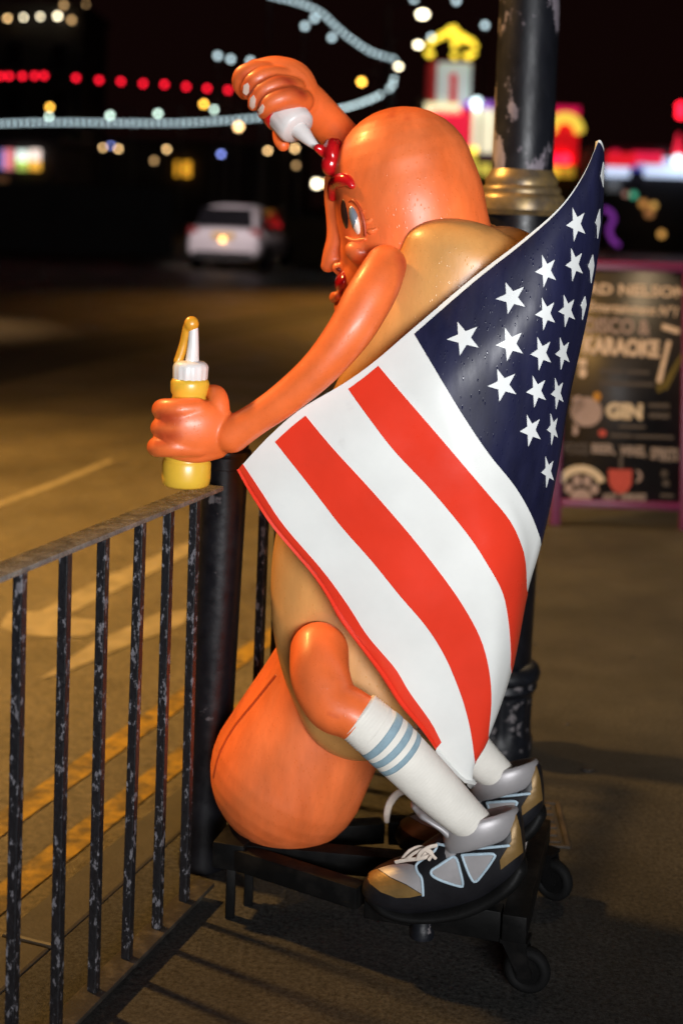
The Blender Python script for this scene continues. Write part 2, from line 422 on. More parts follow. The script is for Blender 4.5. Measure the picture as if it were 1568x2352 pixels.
sheet('ground', [(-700, -60, -.16), (700, -60, -.16), (700, 1200, -.16), (-700, 1200, -.16)], M['ground'])
sheet('road', [RL(-12, KN, -.11), RL(-12, 30, -.11), RL(75, 30, -.11), RL(75, KN, -.11)], M['road'])
bm = bmesh.new()                                         # pavement slab with a real edge
q = [RL(-12, KN - .14), RL(75, KN - .14), RL(75, -26), RL(-12, -26)]
top = [bm.verts.new(p) for p in q]; bot = [bm.verts.new(p - Vector((0, 0, .14))) for p in q]
bm.faces.new(top)
for i in range(4): bm.faces.new((top[i], top[(i + 1) % 4], bot[(i + 1) % 4], bot[i]))
tag(obj('pavement', bm, M['asphalt'], smooth=False), kind='structure')
kerb = empty('kerb'); tag(kerb, kind='structure')
bm = bmesh.new(); box(bm, (0, 0, -.15), (.905, .135, .003), None, .008)
kme = bpy.data.meshes.new('kerb_stone'); bmesh.ops.recalc_face_normals(bm, faces=bm.faces); bm.to_mesh(kme); bm.free(); kme.materials.append(M['kerb'])
ang = math.atan2(rd_dir.y, rd_dir.x)
for i in range(34):
    o = bpy.data.objects.new('kerb_stone', kme); COL.objects.link(o); o.parent = kerb
    o.location = RL(-3 + i * .915, KN - .137, random.uniform(-.002, .002)); o.rotation_euler = (random.uniform(-.004, .004), 0, ang)
# road paint
def strip(bm, s0, s1, n0, n1, z=-.106, dn=0):
    n = max(2, int((s1 - s0) / .5)); A = []
    for i in range(n + 1):
        s = s0 + (s1 - s0) * i / n; A.append((bm.verts.new(RL(s, n0 + dn * i / n, z)), bm.verts.new(RL(s, n1 + dn * i / n, z))))
    for a, b in zip(A, A[1:]): bm.faces.new((a[0], b[0], b[1], a[1]))
bm = bmesh.new(); strip(bm, -8, 40, KN + .16, KN + .25)
tag(obj('yellow_line', bm, M['line_yellow'], smooth=False), kind='structure')
bm = bmesh.new(); strip(bm, -8, 40, KN + .40, KN + .49)
tag(obj('yellow_line', bm, M['line_yellow'], smooth=False), kind='structure')
def ground_poly(name, uv, m, z):
    bm = bmesh.new(); bm.faces.new([bm.verts.new(G(u, v, z)) for u, v in uv])
    return tag(obj(name, bm, m, smooth=False), kind='structure')
ground_poly('road_marking', [(60, 1448), (90, 1405), (240, 1325), (440, 1243), (500, 1222), (520, 1238), (430, 1275), (290, 1345), (150, 1415), (130, 1452)], M['line_white'], -.106)
ground_poly('road_marking', [(0, 1440), (20, 1405), (92, 1404), (150, 1417), (250, 1428), (200, 1462), (100, 1462), (30, 1455)], M['line_white'], -.1055)
ground_poly('road_marking', [(90, 1560), (210, 1478), (370, 1405), (440, 1400), (420, 1435), (300, 1480), (150, 1545)], M['line_white'], -.106)
ground_poly('lane_line', [(-40, 1166), (130, 1103), (250, 1055), (262, 1060), (140, 1112), (-40, 1178)], M['line_white'], -.106)
# shadow band across the carriageway, painted as a darker polygon
ground_poly('road_shadow_band', [(-60, 815), (200, 772), (480, 742), (760, 700), (1000, 672), (1000, 690), (760, 730), (520, 775), (250, 822), (-60, 895)], M['patch'], -.1064)

# service cover in the pavement, right of the trolley
cov = empty('service_cover', G(1255, 1905)); tag(cov, 'rusty square iron service cover set in the pavement right of the trolley', 'drain cover')
ca, cb, cc2, cdd = G(1150, 1862), G(1326, 1872), G(1297, 1944), G(1110, 1930)
cxv = (cb - ca); cyv = (ca - cdd); cx_l, cy_l = .30, .26
CX = cxv.normalized(); CY = Vector((-CX.y, CX.x, 0))
def CP(x, y, z=0): return cc2 - CX * cx_l + CX * x + CY * y + Vector((0, 0, z))
bm = bmesh.new()
for (x0, x1, y0, y1) in ((-.012, cx_l + .012, -.012, .0), (-.012, cx_l + .012, cy_l, cy_l + .012), (-.012, 0, 0, cy_l), (cx_l, cx_l + .012, 0, cy_l)):
    Mx = Matrix.Translation(cc2 - CX * cx_l) @ Matrix(((CX.x, CY.x, 0, 0), (CX.y, CY.y, 0, 0), (0, 0, 1, 0), (0, 0, 0, 1)))
    box(bm, (x0, y0, -.02), (x1, y1, .006), Mx)
obj('frame', bm, M['iron'], cov, smooth=False)
bm = bmesh.new(); box(bm, (.004, .004, -.02), (cx_l - .004, cy_l - .004, .0025), Mx); obj('plate', bm, M['patch'], cov, smooth=False)
bm = bmesh.new(); box(bm, (-.013, -.009, .0), (.013, .009, .004)); tm = bpy.data.meshes.new('raised_stud'); bm.to_mesh(tm); bm.free(); tm.materials.append(M['iron'])
for i in range(7):
    for j in range(6):
        o = bpy.data.objects.new('raised_stud', tm); COL.objects.link(o); o.parent = cov; o.matrix_parent_inverse = wm(cov).inverted()
        o.location = CP(.025 + i * .0415, .022 + j * .043, .0025); o.rotation_euler.z = math.atan2(CX.y, CX.x) + (math.pi / 2 if (i + j) % 2 else 0)
# litter-dark gum spots on the pavement
for i, (u, v, r) in enumerate(((1300, 1662, .012), (1225, 1478, .014), (1450, 1508, .014), (1347, 1768, .02))):
    p = G(u, v, .001); bm = bmesh.new(); lathe(bm, [(r, 0), (r * .8, .002), (.001, .003)], Matrix.Translation(p), 12)
    tag(obj('gum_spot', bm, M['patch']), ['dark trodden gum spot on pavement beside the lamp post base', 'dark gum spot on pavement just right of the flag edge', 'dark gum spot on pavement farthest right below the sign board', 'flat dark scrap on pavement in the lamp post shadow'][i], 'gum spot', 'dark spots on the pavement')

# ------------------------------------------------------------------ guard rail
bar_tops = [(-58, 1402), (-2, 1352), (61, 1316), (162, 1272), (248, 1236), (322, 1204), (391, 1175), (460, 1150)]
def panel(name, label, s0, s1, bars, bw=.020, bd=.012):
    pz = empty(name, RL((s0 + s1) / 2, 0)); tag(pz, label, 'guard rail', 'pedestrian guard rail panels along the kerb')
    bm = bmesh.new(); beam(bm, RL(s0, .012, .985), RL(s1, .012, .985), .062, .011, bev=.002)
    obj('top_rail', bm, M['peel_top'], pz, angle=40)
    bm = bmesh.new(); beam(bm, RL(s0, .0, .035), RL(s1, .0, .035), .055, .011, bev=.002)
    obj('bottom_rail', bm, M['low_rail'], pz, angle=40)
    bm = bmesh.new(); beam(bm, (0, 0, .04), (0, 0, .979), bd * 1.6, bw, up=(0, 1, 0), bev=.002)
    me = bpy.data.meshes.new('bar'); bmesh.ops.recalc_face_normals(bm, faces=bm.faces); bm.to_mesh(me); bm.free(); me.materials.append(M['peel'])
    for i, s in enumerate(bars):
        m2 = me.copy() if i % 3 == 0 else me
        for v in m2.vertices: v.co.x += 0
        o = bpy.data.objects.new('bar', m2); COL.objects.link(o); o.parent = pz
        o.matrix_parent_inverse = wm(pz).inverted(); o.location = RL(s, 0, 0)
        o.rotation_euler = (random.uniform(-.004, .004), random.uniform(-.004, .004), ang)
    return pz
sb = []
for u, v in bar_tops[2:]:
    p = G(u, v, .975) - RO; sb.append(p.dot(rd_dir))
step = (sb[-1] - sb[0]) / (len(sb) - 1)
sb = [sb[0] - step * 3, sb[0] - step * 2, sb[0] - step] + sb
near = panel('guard_rail', 'black peeling guard rail panel with flaking bars left of the hot dog figure', sb[0] - .3, .085, sb)
SP = .235                                                 # post stands this far past the last bar
far = panel('guard_rail', 'black guard rail panel mostly hidden behind the hot dog figure', SP + .1, SP + .86, [SP + .135 + i * .115 for i in range(7)], bw=.02, bd=.016)
pb = RL(SP, -.0, 0); pbx = G(463, 1985, 0); pb = Vector((pbx.x, pbx.y, 0)) if (pbx - pb).length < .25 else pb
pt = W(519, 1045, pb.y); Mp = axisM(pb, pt); ph = (pt - pb).length
gp = empty('guard_rail_post', pb); tag(gp, 'thick round black post with ribbed cap between two guard rail panels', 'post')
bm = bmesh.new(); lathe(bm, [(.058, -.03), (.058, .02), (.057, .03), (.056, ph - .03), (.058, ph - .028), (.058, ph)], Mp, 40); obj('shaft', bm, M['post_black'], gp, angle=40)
bm = bmesh.new(); lathe(bm, [(.061, ph), (.063, ph + .006), (.062, ph + .014), (.055, ph + .018), (.054, ph + .021), (.056, ph + .024), (.05, ph + .031), (.046, ph + .033), (.047, ph + .037), (.036, ph + .044), (.012, ph + .05)], Mp, 40); obj('ribbed_cap', bm, M['post_black'], gp, angle=50)

# ------------------------------------------------------------------ lamp post
lb = G(1138, 1722, 0); lt = W(1216, 0, lb.y); lm = axisM(lb, lt); lh = (lt - lb).length
def lz(v): return (W(1180, v, lb.y).z) / lt.z * lh
lp = empty('lamp_post', lb); tag(lp, 'tall black lamp post with peeling paint and a worn gold collar behind the figure', 'lamp post')
kk = K(lb.y); z1, z2 = lz(478), lz(398)
bm = bmesh.new(); lathe(bm, [(70 * kk, z2 - .01), (69 * kk, z2 + .3), (66 * kk, lh + .6), (60 * kk, lh + 3.2)], lm, 48); obj('upper_shaft', bm, M['post_peel'], lp, angle=40)
bm = bmesh.new(); lathe(bm, [(88 * kk, z1 - .02), (100 * kk, z1 - .004), (101 * kk, z1 + .028), (96 * kk, z1 + .040), (90 * kk, z1 + .044), (91 * kk, z1 + .055), (88 * kk, z1 + .064), (82 * kk, z1 + .068), (83 * kk, z1 + .085), (76 * kk, z1 + .1), (70 * kk, z1 + .115)], lm, 48); obj('collar', bm, M['brass'], lp, angle=40)
bm = bmesh.new()
zm = lz(1560)
lathe(bm, [(86 * kk, z1 - .006), (82 * kk, z1 - .4), (74 * kk, zm + .2), (73 * kk, zm + .05)], lm, 48); obj('lower_shaft', bm, M['post_black'], lp, angle=40)
bm = bmesh.new(); lathe(bm, [(72 * kk, zm + .065), (90 * kk, zm + .05), (96 * kk, zm + .03), (94 * kk, zm + .015), (86 * kk, zm + .006), (90 * kk, zm - .012), (82 * kk, zm - .03), (74 * kk, zm - .035)], lm, 48); obj('base_moulding', bm, M['post_base'], lp, angle=40)
bm = bmesh.new(); prof = [(84 * kk, 0), (84 * kk, .05), (80 * kk, .06), (76 * kk, .09), (77 * kk, zm - .08), (80 * kk, zm - .03)]
lathe(bm, prof, lm, 64)
iv = lm.inverted()
for vv in bm.verts:                                       # fluted lower drum
    q = iv @ vv.co
    if .08 < q.z < zm - .05:
        a = math.atan2(q.y, q.x); s = 1 + .035 * math.cos(a * 16); vv.co = lm @ Vector((q.x * s, q.y * s, q.z))
obj('fluted_base', bm, M['post_base'], lp, angle=50)

# ------------------------------------------------------------------ trolley
tr = empty('trolley', Vector((.15, 3.15, 0))); tag(tr, 'low black steel trolley on castors carrying the hot dog figure', 'trolley')
ZT, BH = .176, .058; zc = ZT - BH / 2
def tb(name, a, b, wd=.05, h=BH, z=zc):
    bm = bmesh.new(); beam(bm, (a[0], a[1], z), (b[0], b[1], z), wd, h); return obj(name, bm, M['black_steel'], tr, angle=40)
R0, R1 = Vector((.372, 3.03)), Vector((.478, 3.44))
tb('end_beam', (.410, 2.893), (.531, 3.385), .052)
tb('side_beam', (.389, 2.930), (.102, 3.012), .046, BH * 1.15, zc - .005); tb('side_beam', (.090, 3.015), (-.222, 3.200), .044, .05)
tb('side_beam', (.494, 3.356), (.16, 3.352), .046); tb('side_beam', (.146, 3.348), (-.20, 3.270), .044, .05)
tb('centre_beam', (.442, 3.135), (-.185, 3.205), .05, .05, zc + .003)
tb('cross_plate', (-.214, 3.165), (-.180, 3.290), .075, .062, zc + .005)
bm = bmesh.new(); lathe(bm, [(.027, .09), (.027, ZT - BH - .008), (.023, ZT - BH - .002), (.023, ZT - .02)], Matrix.Translation((.222, 2.962, 0)), 20); obj('socket_tube', bm, M['post_base'], tr, angle=40)
bm = bmesh.new(); box(bm, (-.12, -.15, .168), (.03, .15, .1735), Matrix.Translation((.41, 3.135, 0)) @ Matrix.Rotation(-.25, 4, 'Z')); obj('base_plate', bm, M['black_steel'], tr, smooth=False)
for (x, y) in ((-.206, 3.185), (-.168, 3.250)):
    bm = bmesh.new(); beam(bm, (x, y, .0), (x, y, ZT - .05), .022, .022, up=(0, 1, 0)); obj('leg', bm, M['black_steel'], tr, angle=40)
def castor(x, y, rz, tilt=0):
    c = empty('castor', (x, y, 0), rz); c.parent = tr; c.matrix_parent_inverse = wm(tr).inverted()
    X = lambda *p: Vector(p)
    T = Matrix.Translation((x, y, 0)) @ Matrix.Rotation(rz, 4, 'Z')
    bm = bmesh.new(); prof = []
    sweep(bm, [tuple(T @ Vector((.037 * math.cos(t), 0, .051 + .037 * math.sin(t)))) + (.0135, .016) for t in [2 * math.pi * i / 40 for i in range(40)]], seg=14, closed=True, smoothpath=False, ref=T.to_3x3() @ Vector((0, 1, 0)))
    obj('tyre', bm, M['rubber'], c)
    bm = bmesh.new(); lathe(bm, [(.034, -.012), (.033, -.007), (.014, -.006), (.012, -.018), (.006, -.019), (.006, .019), (.012, .018), (.014, .006), (.033, .007), (.034, .012)], T @ Matrix.Translation((0, 0, .051)) @ Matrix.Rotation(R(90), 4, 'X'), 28); obj('hub', bm, M['black_steel'], c, angle=40)
    bm = bmesh.new()
    for s in (-1, 1):
        vs = [bm.verts.new(T @ Vector(p)) for p in ((-.014, s * .021, .042), (.014, s * .021, .042), (-.002, s * .021, .112), (-.052, s * .021, .112))]
        w2 = [bm.verts.new(v.co + (T.to_3x3() @ Vector((0, s * .004, 0)))) for v in vs]
        bm.faces.new(vs); bm.faces.new(w2[::-1])
        for i in range(4): bm.faces.new((vs[i], vs[(i + 1) % 4], w2[(i + 1) % 4], w2[i]))
    box(bm, (-.056, -.026, .110), (.002, .026, .119), T); obj('fork', bm, M['black_steel'], c, smooth=False)
    return c
castor(.444, 2.912, R(-18)); castor(.560, 3.325, R(-35))
cdp = bpy.data.objects
bm = bmesh.new(); TC = Matrix.Translation((.437, 3.150, .1762)) @ Matrix.Rotation(-.225, 4, 'Z')
box(bm, (-.075, -.125, 0), (.022, .125, .0022), TC)
card = tag(obj('notice_card', bm, M['card'], smooth=False), 'white card with red border lying on the trolley plate behind the near shoe', 'card')
bm = bmesh.new()
for lo, hi in (((-.068, -.118, .0022), (.015, -.1155, .0026)), ((-.068, .1155, .0022), (.015, .118, .0026)), ((-.068, -.1155, .0022), (-.0655, .1155, .0026)), ((.0125, -.1155, .0022), (.015, .1155, .0026))): box(bm, lo, hi, TC)
obj('red_border', bm, M['card_red'], card, smooth=False)

# ------------------------------------------------------------------ hot dog statue
W0 = W
def W(u, v, d): return W0(u, v, d - .09)          # the figure stands over the trolley
st = empty('hot_dog_statue', (.1, 3.17, .17)); tag(st, 'giant glossy hot dog figure with arms and striped socks wrapped in a starred flag', 'statue')
# sausage: path follows the curved body, face built into it
path = [(928, 408, 0, 158), (940, 460, 0, 165), (955, 540, 0, 166), (985, 660, 0, 168), (1000, 850, 0, 170), (965, 1150, 0, 168), (870, 1400, 0, 162), (778, 1560, 0, 160), (712, 1680, 0, 172), (664, 1768, 0, 181)]
sp = [(u, v, dc(u), a, a) for u, v, _, a in path]
bm = tube(sp, seg=110, sub=12, caps=(1, .98), cap_n=8)
dF = dc(800)
SD = lambda u, r=166, c=950: dc(c) - math.sqrt(max(0, (r ** 2 - (u - c) ** 2))) * K(3.3)      # near surface of the head at column u
hd = [(776, 372, dF, 26), (768, 440, dF, 24), (773, 500, dF, 24), (776, 545, dF, 26), (766, 580, dF, 24), (757, 602, dF, 20), (753, 610, dF, 17)]
sweep(bm, L(hd), seg=32)
ball(bm, 779, 616, dF - .024, 17, 15, 18, seg=28); ball(bm, 779, 616, dF + .024, 17, 15, 18, seg=28)
ball(bm, 826, 580, SD(826) + .022, 36, 26, 36, .35, seg=32); ball(bm, 820, 575, dF - .03, 38, 60, 70, seg=32)
ball(bm, 798, 622, dF - .005, 26, 32, 48, seg=28); ball(bm, 792, 700, dF - .01, 24, 34, 54, .2, seg=28); ball(bm, 825, 655, dF - .05, 40, 75, 60, seg=32)
saus = fuse('sausage_body', bm, M['sausage'], st, .0042, 9)
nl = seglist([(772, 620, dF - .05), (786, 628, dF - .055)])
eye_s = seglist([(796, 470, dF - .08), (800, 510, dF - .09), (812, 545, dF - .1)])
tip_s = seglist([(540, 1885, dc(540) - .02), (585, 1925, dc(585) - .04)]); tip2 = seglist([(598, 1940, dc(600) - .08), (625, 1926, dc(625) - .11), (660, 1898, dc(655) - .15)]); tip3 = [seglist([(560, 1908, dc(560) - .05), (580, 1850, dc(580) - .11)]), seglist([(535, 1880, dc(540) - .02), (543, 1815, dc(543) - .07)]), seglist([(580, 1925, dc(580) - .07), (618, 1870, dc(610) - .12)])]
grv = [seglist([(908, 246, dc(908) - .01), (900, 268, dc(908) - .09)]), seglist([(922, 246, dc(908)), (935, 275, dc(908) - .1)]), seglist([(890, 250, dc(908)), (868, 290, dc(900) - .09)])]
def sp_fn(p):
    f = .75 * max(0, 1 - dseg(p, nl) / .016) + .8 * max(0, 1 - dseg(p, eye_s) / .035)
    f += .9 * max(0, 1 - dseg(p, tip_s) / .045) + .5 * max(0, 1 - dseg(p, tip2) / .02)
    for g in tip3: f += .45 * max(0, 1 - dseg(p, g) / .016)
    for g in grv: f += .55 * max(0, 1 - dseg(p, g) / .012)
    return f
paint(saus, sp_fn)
Bs = bvh(saus)
piping('seam_line', Bs, [(633, 1552), (585, 1612), (538, 1670), (505, 1730), (490, 1785)], .0075, M['crease'], st, lift=-.72)
# eye, lips, ketchup eyebrow and blob on the forehead
bm = bmesh.new(); ball(bm, 799, 495, SD(799) + .005, 15, 40, 20, -.22, seg=28); obj('eye_socket', bm, M['pupil'], st)
bm = bmesh.new(); ball(bm, 817, 509, SD(817) + .003, 12, 37, 22, -.36, seg=28); eyeb = obj('eyeball', bm, M['eye_white'], st)
Be = bvh(eyeb)
decal('iris', Be, [(802, 478), (807, 469), (813, 469), (819, 482), (823, 490), (809, 532), (803, 520), (801, 500)], M['iris'], st, .0006, fine=3)
bm = tube([(802, 464, SD(802) - .012, 3), (812, 461, SD(812) - .015, 3.5), (825, 478, SD(825) - .012, 3.5), (836, 510, SD(836) - .008, 3.5), (839, 540, SD(839) - .003, 3)], seg=12); obj('eyelid', bm, M['crease'], st)
bm = tube([(796, 546, SD(800) - .004, 4), (814, 553, SD(814) - .006, 5), (838, 549, SD(838) - .001, 4)], seg=12); obj('lower_eyelid', bm, M['sausage'], st)
for i, (u, v) in enumerate(((818, 458), (831, 478), (842, 500), (851, 522))):
    bm = tube([(u - 9, v + 6, SD(u - 9) + .001, 5), (u + 2, v + 10, SD(u + 2) + .0005, 7), (u + 13, v + 4, SD(u + 13) + .003, 5)], seg=14, sub=5); obj('eye_crease', bm, M['sausage'], st)
bm = bmesh.new(); ball(bm, 789, 645, dF - .03, 19, 29, 60, .32, seg=28); obj('upper_lip', bm, M['lips'], st)
bm = bmesh.new(); sweep(bm, L([(776, 680, dF - .05, 11), (769, 683, dF - .01, 13), (776, 682, dF + .05, 11)]), seg=18); obj('lower_lip', bm, M['sausage'], st)
bm = bmesh.new(); ball(bm, 779, 619, dF - .041, 8, 5, 4, .3); obj('nostril', bm, M['dark_line'], st)
bm = tube([(808, 426, SD(808, 160, 930) - .004, 9), (801, 417, SD(801, 160, 930) - .006, 13), (788, 413, SD(788, 160, 930) - .004, 17), (775, 421, dF - .05, 20), (769, 436, dF - .035, 17), (764, 453, dF - .03, 10)], seg=20)
sweep(bm, L([(778, 420, dF - .05, 18), (772, 426, dF + .01, 18), (782, 420, dF + .07, 14)]), seg=18)
fuse('eyebrow', bm, M['ketchup'], st, .0025, 4)
bm = bmesh.new(); ball(bm, 763, 358, dF - .02, 23, 42, 52, -.12, seg=28); ball(bm, 759, 378, dF - .04, 22, 27, 30, seg=24); ball(bm, 768, 334, dF, 18, 18, 44, seg=24)
sweep(bm, L([(760, 352, dF - .03, 19), (744, 348, dF - .035, 14), (730, 340, dF - .04, 10)]), seg=18)
fuse('ketchup_blob', bm, M['ketchup'], st, .0025, 5)
# bun: near half, far half and spine
def lat(u, o): return dc(u) + o
bp = [(1082, 606, -.13, 160, 108), (1048, 700, -.14, 162, 112), (980, 830, -.14, 162, 112), (905, 980, -.14, 160, 112), (845, 1110, -.14, 158, 112), (790, 1250, -.14, 156, 112), (777, 1390, -.14, 153, 110), (795, 1500, -.14, 152, 106), (832, 1598, -.14, 150, 100)]
bm = tube([(u, v, lat(u, o), a, b) for u, v, o, a, b in bp], seg=100, sub=10, caps=(.86, 1.45), cap_n=12)
sweep(bm, L([(u + 14, v - 8, lat(u, .14), a * .96, b) for u, v, o, a, b in bp]), seg=80, sub=10, caps=(.8, 1.2), cap_n=10)
sweep(bm, L([(1150, 622, lat(1150, 0), 112, 130), (1150, 760, lat(1150, 0), 120, 140), (1120, 960, lat(1100, 0), 120, 140), (1020, 1200, lat(1020, 0), 130, 140), (930, 1450, lat(930, 0), 120, 120)]), seg=80, sub=10, caps=(.9, .9), cap_n=10)
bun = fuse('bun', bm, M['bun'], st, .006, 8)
# arms
armn = [(885, 610, 3.075, 47), (866, 650, 3.045, 53), (838, 700, 3.025, 55), (800, 765, 3.01, 51), (735, 845, 3.01, 44), (655, 915, 3.03, 39), (585, 964, 3.055, 37), (532, 998, 3.075, 42)]
bm = tube(armn, seg=60, sub=8, cap_n=9)
hdp = 3.085
sweep(bm, L([(540, 1000, hdp, 38, 34), (500, 992, hdp - .004, 60, 36), (455, 986, hdp - .022, 68, 37), (415, 984, hdp - .03, 64, 34), (392, 984, hdp - .026, 54, 28)]), seg=40)
for v0, v1, r, du in ((938, 940, 24, 0), (982, 982, 23, -4), (1027, 1026, 23, -12)):
    sweep(bm, L([(455, v0, hdp - .028, r), (410 + du, v1, hdp - .038, r + 1), (378 + du, v1, hdp - .018, r + 1), (374 + du, v1 + 1, hdp + .035, r - 1), (395 + du, v1 + 2, hdp + .075, r - 2), (440, v1 + 2, hdp + .092, r - 3)]), seg=16)
sweep(bm, L([(500, 985, hdp - .005, 27), (503, 940, hdp - .004, 25), (500, 910, hdp + .012, 22), (487, 902, hdp + .05, 19), (462, 905, hdp + .088, 17), (435, 912, hdp + .092, 15)]), seg=16)
sweep(bm, L([(500, 1030, hdp, 24), (450, 1042, hdp - .015, 22), (400, 1034, hdp - .03, 20)]), seg=14)
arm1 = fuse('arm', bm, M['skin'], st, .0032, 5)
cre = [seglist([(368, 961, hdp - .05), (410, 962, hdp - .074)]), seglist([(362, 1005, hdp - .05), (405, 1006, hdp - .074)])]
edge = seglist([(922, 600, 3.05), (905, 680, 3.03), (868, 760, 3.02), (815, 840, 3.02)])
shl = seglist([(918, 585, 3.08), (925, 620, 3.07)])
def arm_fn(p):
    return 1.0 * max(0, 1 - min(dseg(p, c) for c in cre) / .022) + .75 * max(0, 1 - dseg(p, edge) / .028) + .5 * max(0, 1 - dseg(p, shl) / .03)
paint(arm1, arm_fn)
# far arm squeezing ketchup
kb, kc0, kc1, kt = (585, 182, 3.475), (655, 262, 3.405), (685, 296, 3.378), (727, 338, 3.350)
hd2 = 3.42
bm = tube([(880, 430, 3.56, 44), (800, 335, 3.52, 44), (752, 282, 3.49, 43), (712, 240, 3.455, 44), (680, 215, 3.44, 46)], seg=56)
sweep(bm, L([(700, 236, 3.44, 42, 40), (668, 200, 3.435, 58, 42), (628, 180, 3.44, 52, 40), (590, 172, 3.46, 36, 34)]), seg=22)
fing = [[(628, 166, 3.42, 20), (592, 160, 3.405, 20), (558, 172, 3.41, 21), (552, 196, 3.43, 18), (562, 214, 3.45, 15)],
        [(655, 176, 3.41, 21), (618, 172, 3.385, 21), (588, 182, 3.375, 20), (570, 200, 3.385, 16), (568, 216, 3.40, 13)],
        [(678, 202, 3.40, 23), (640, 196, 3.37, 23), (606, 208, 3.362, 21), (588, 228, 3.372, 17), (582, 242, 3.39, 13)],
        [(694, 232, 3.40, 26), (662, 224, 3.36, 26), (628, 234, 3.348, 24), (611, 248, 3.355, 18), (604, 260, 3.375, 13)]]
for f in fing: sweep(bm, L(f), seg=16)
sweep(bm, L([(672, 250, 3.46, 26), (650, 290, 3.45, 22), (646, 318, 3.44, 19), (650, 333, 3.43, 15)]), seg=16)
arm2 = fuse('arm', bm, M['skin'], st, .0030, 3)
c2 = [seglist([(690, 190, 3.36), (640, 183, 3.36), (600, 194, 3.36), (585, 212, 3.36)]), seglist([(700, 214, 3.36), (650, 210, 3.345), (615, 222, 3.345), (600, 240, 3.35)]), seglist([(560, 180, 3.38), (575, 190, 3.37), (566, 215, 3.38)])]
paint(arm2, lambda p: .85 * max(0, 1 - min(dseg(p, c) for c in c2) / .022))
Ba = bvh(arm2)
for uv in ([(561, 196), (569, 190), (573, 197), (572, 212), (566, 218), (559, 212)], [(576, 226), (583, 218), (588, 228), (586, 244), (580, 250), (574, 242)], [(594, 252), (604, 239), (608, 246), (605, 257), (596, 264), (590, 258)]):
    decal('fingernail', Ba, uv, M['nail'], arm2, .002, fine=3)
# legs and socks
legn = [(733, 1497, 3.085, 67), (736, 1555, 3.03, 68), (762, 1615, 2.99, 63), (800, 1636, 2.975, 58), (828, 1652, 2.97, 56)]
leg = fuse('leg', tube(legn, seg=64, sub=10, cap_n=10), M['skin'], st, .0045, 5)
sc = seglist([(752, 1640, 2.925), (775, 1650, 2.92)])
paint(leg, lambda p: .9 * max(0, 1 - dseg(p, sc) / .008) + .4 * max(0, 1 - dseg(p, seglist([(850, 1590, 2.97), (795, 1690, 2.97)])) / .01))
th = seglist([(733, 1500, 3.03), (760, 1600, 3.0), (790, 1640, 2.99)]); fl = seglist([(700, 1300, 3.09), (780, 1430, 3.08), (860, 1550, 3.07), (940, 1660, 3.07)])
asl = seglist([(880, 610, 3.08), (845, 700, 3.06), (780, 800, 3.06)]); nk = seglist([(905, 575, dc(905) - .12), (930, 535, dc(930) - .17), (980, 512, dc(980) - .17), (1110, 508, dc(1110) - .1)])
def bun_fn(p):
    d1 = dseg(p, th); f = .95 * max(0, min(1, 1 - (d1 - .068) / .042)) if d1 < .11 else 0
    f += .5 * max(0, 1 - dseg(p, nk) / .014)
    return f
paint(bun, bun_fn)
soc = [(822, 1644, 2.972, 59, 57), (850, 1668, 2.968, 60, 58), (885, 1698, 2.968, 62, 59), (940, 1752, 2.975, 60, 56), (1000, 1812, 2.99, 56, 52), (1052, 1862, 3.005, 49, 47), (1092, 1898, 3.02, 43, 44)]
sk = obj('sock', tube(soc, seg=40, sub=6, caps=(.15, .3)), M['sock'], st)
for (t0, t1) in ((.150, .195), (.228, .268), (.300, .340)):
    P = resample(cr(L(soc), 8), 121); seg = P[int(t0 * 120):int(t1 * 120) + 1]
    bm = bmesh.new(); sweep(bm, [(x, y, z, a + .0011, b + .0011) for x, y, z, a, b in seg], seg=48, smoothpath=False, caps=(0, 0))
    obj('blue_stripe', bm, M['sock_blue'], sk)
bm = bmesh.new(); P = resample(cr(L(soc), 8), 121); rr = []
for k in range(15):
    x, y, z, a, b = P[k]; g = .0016 * (1 if k % 2 else -.2); rr.append((x, y, z, a + g, b + g))
sweep(bm, rr, seg=48, smoothpath=False, caps=(.05, 0)); obj('ribbed_cuff', bm, M['sock'], sk)

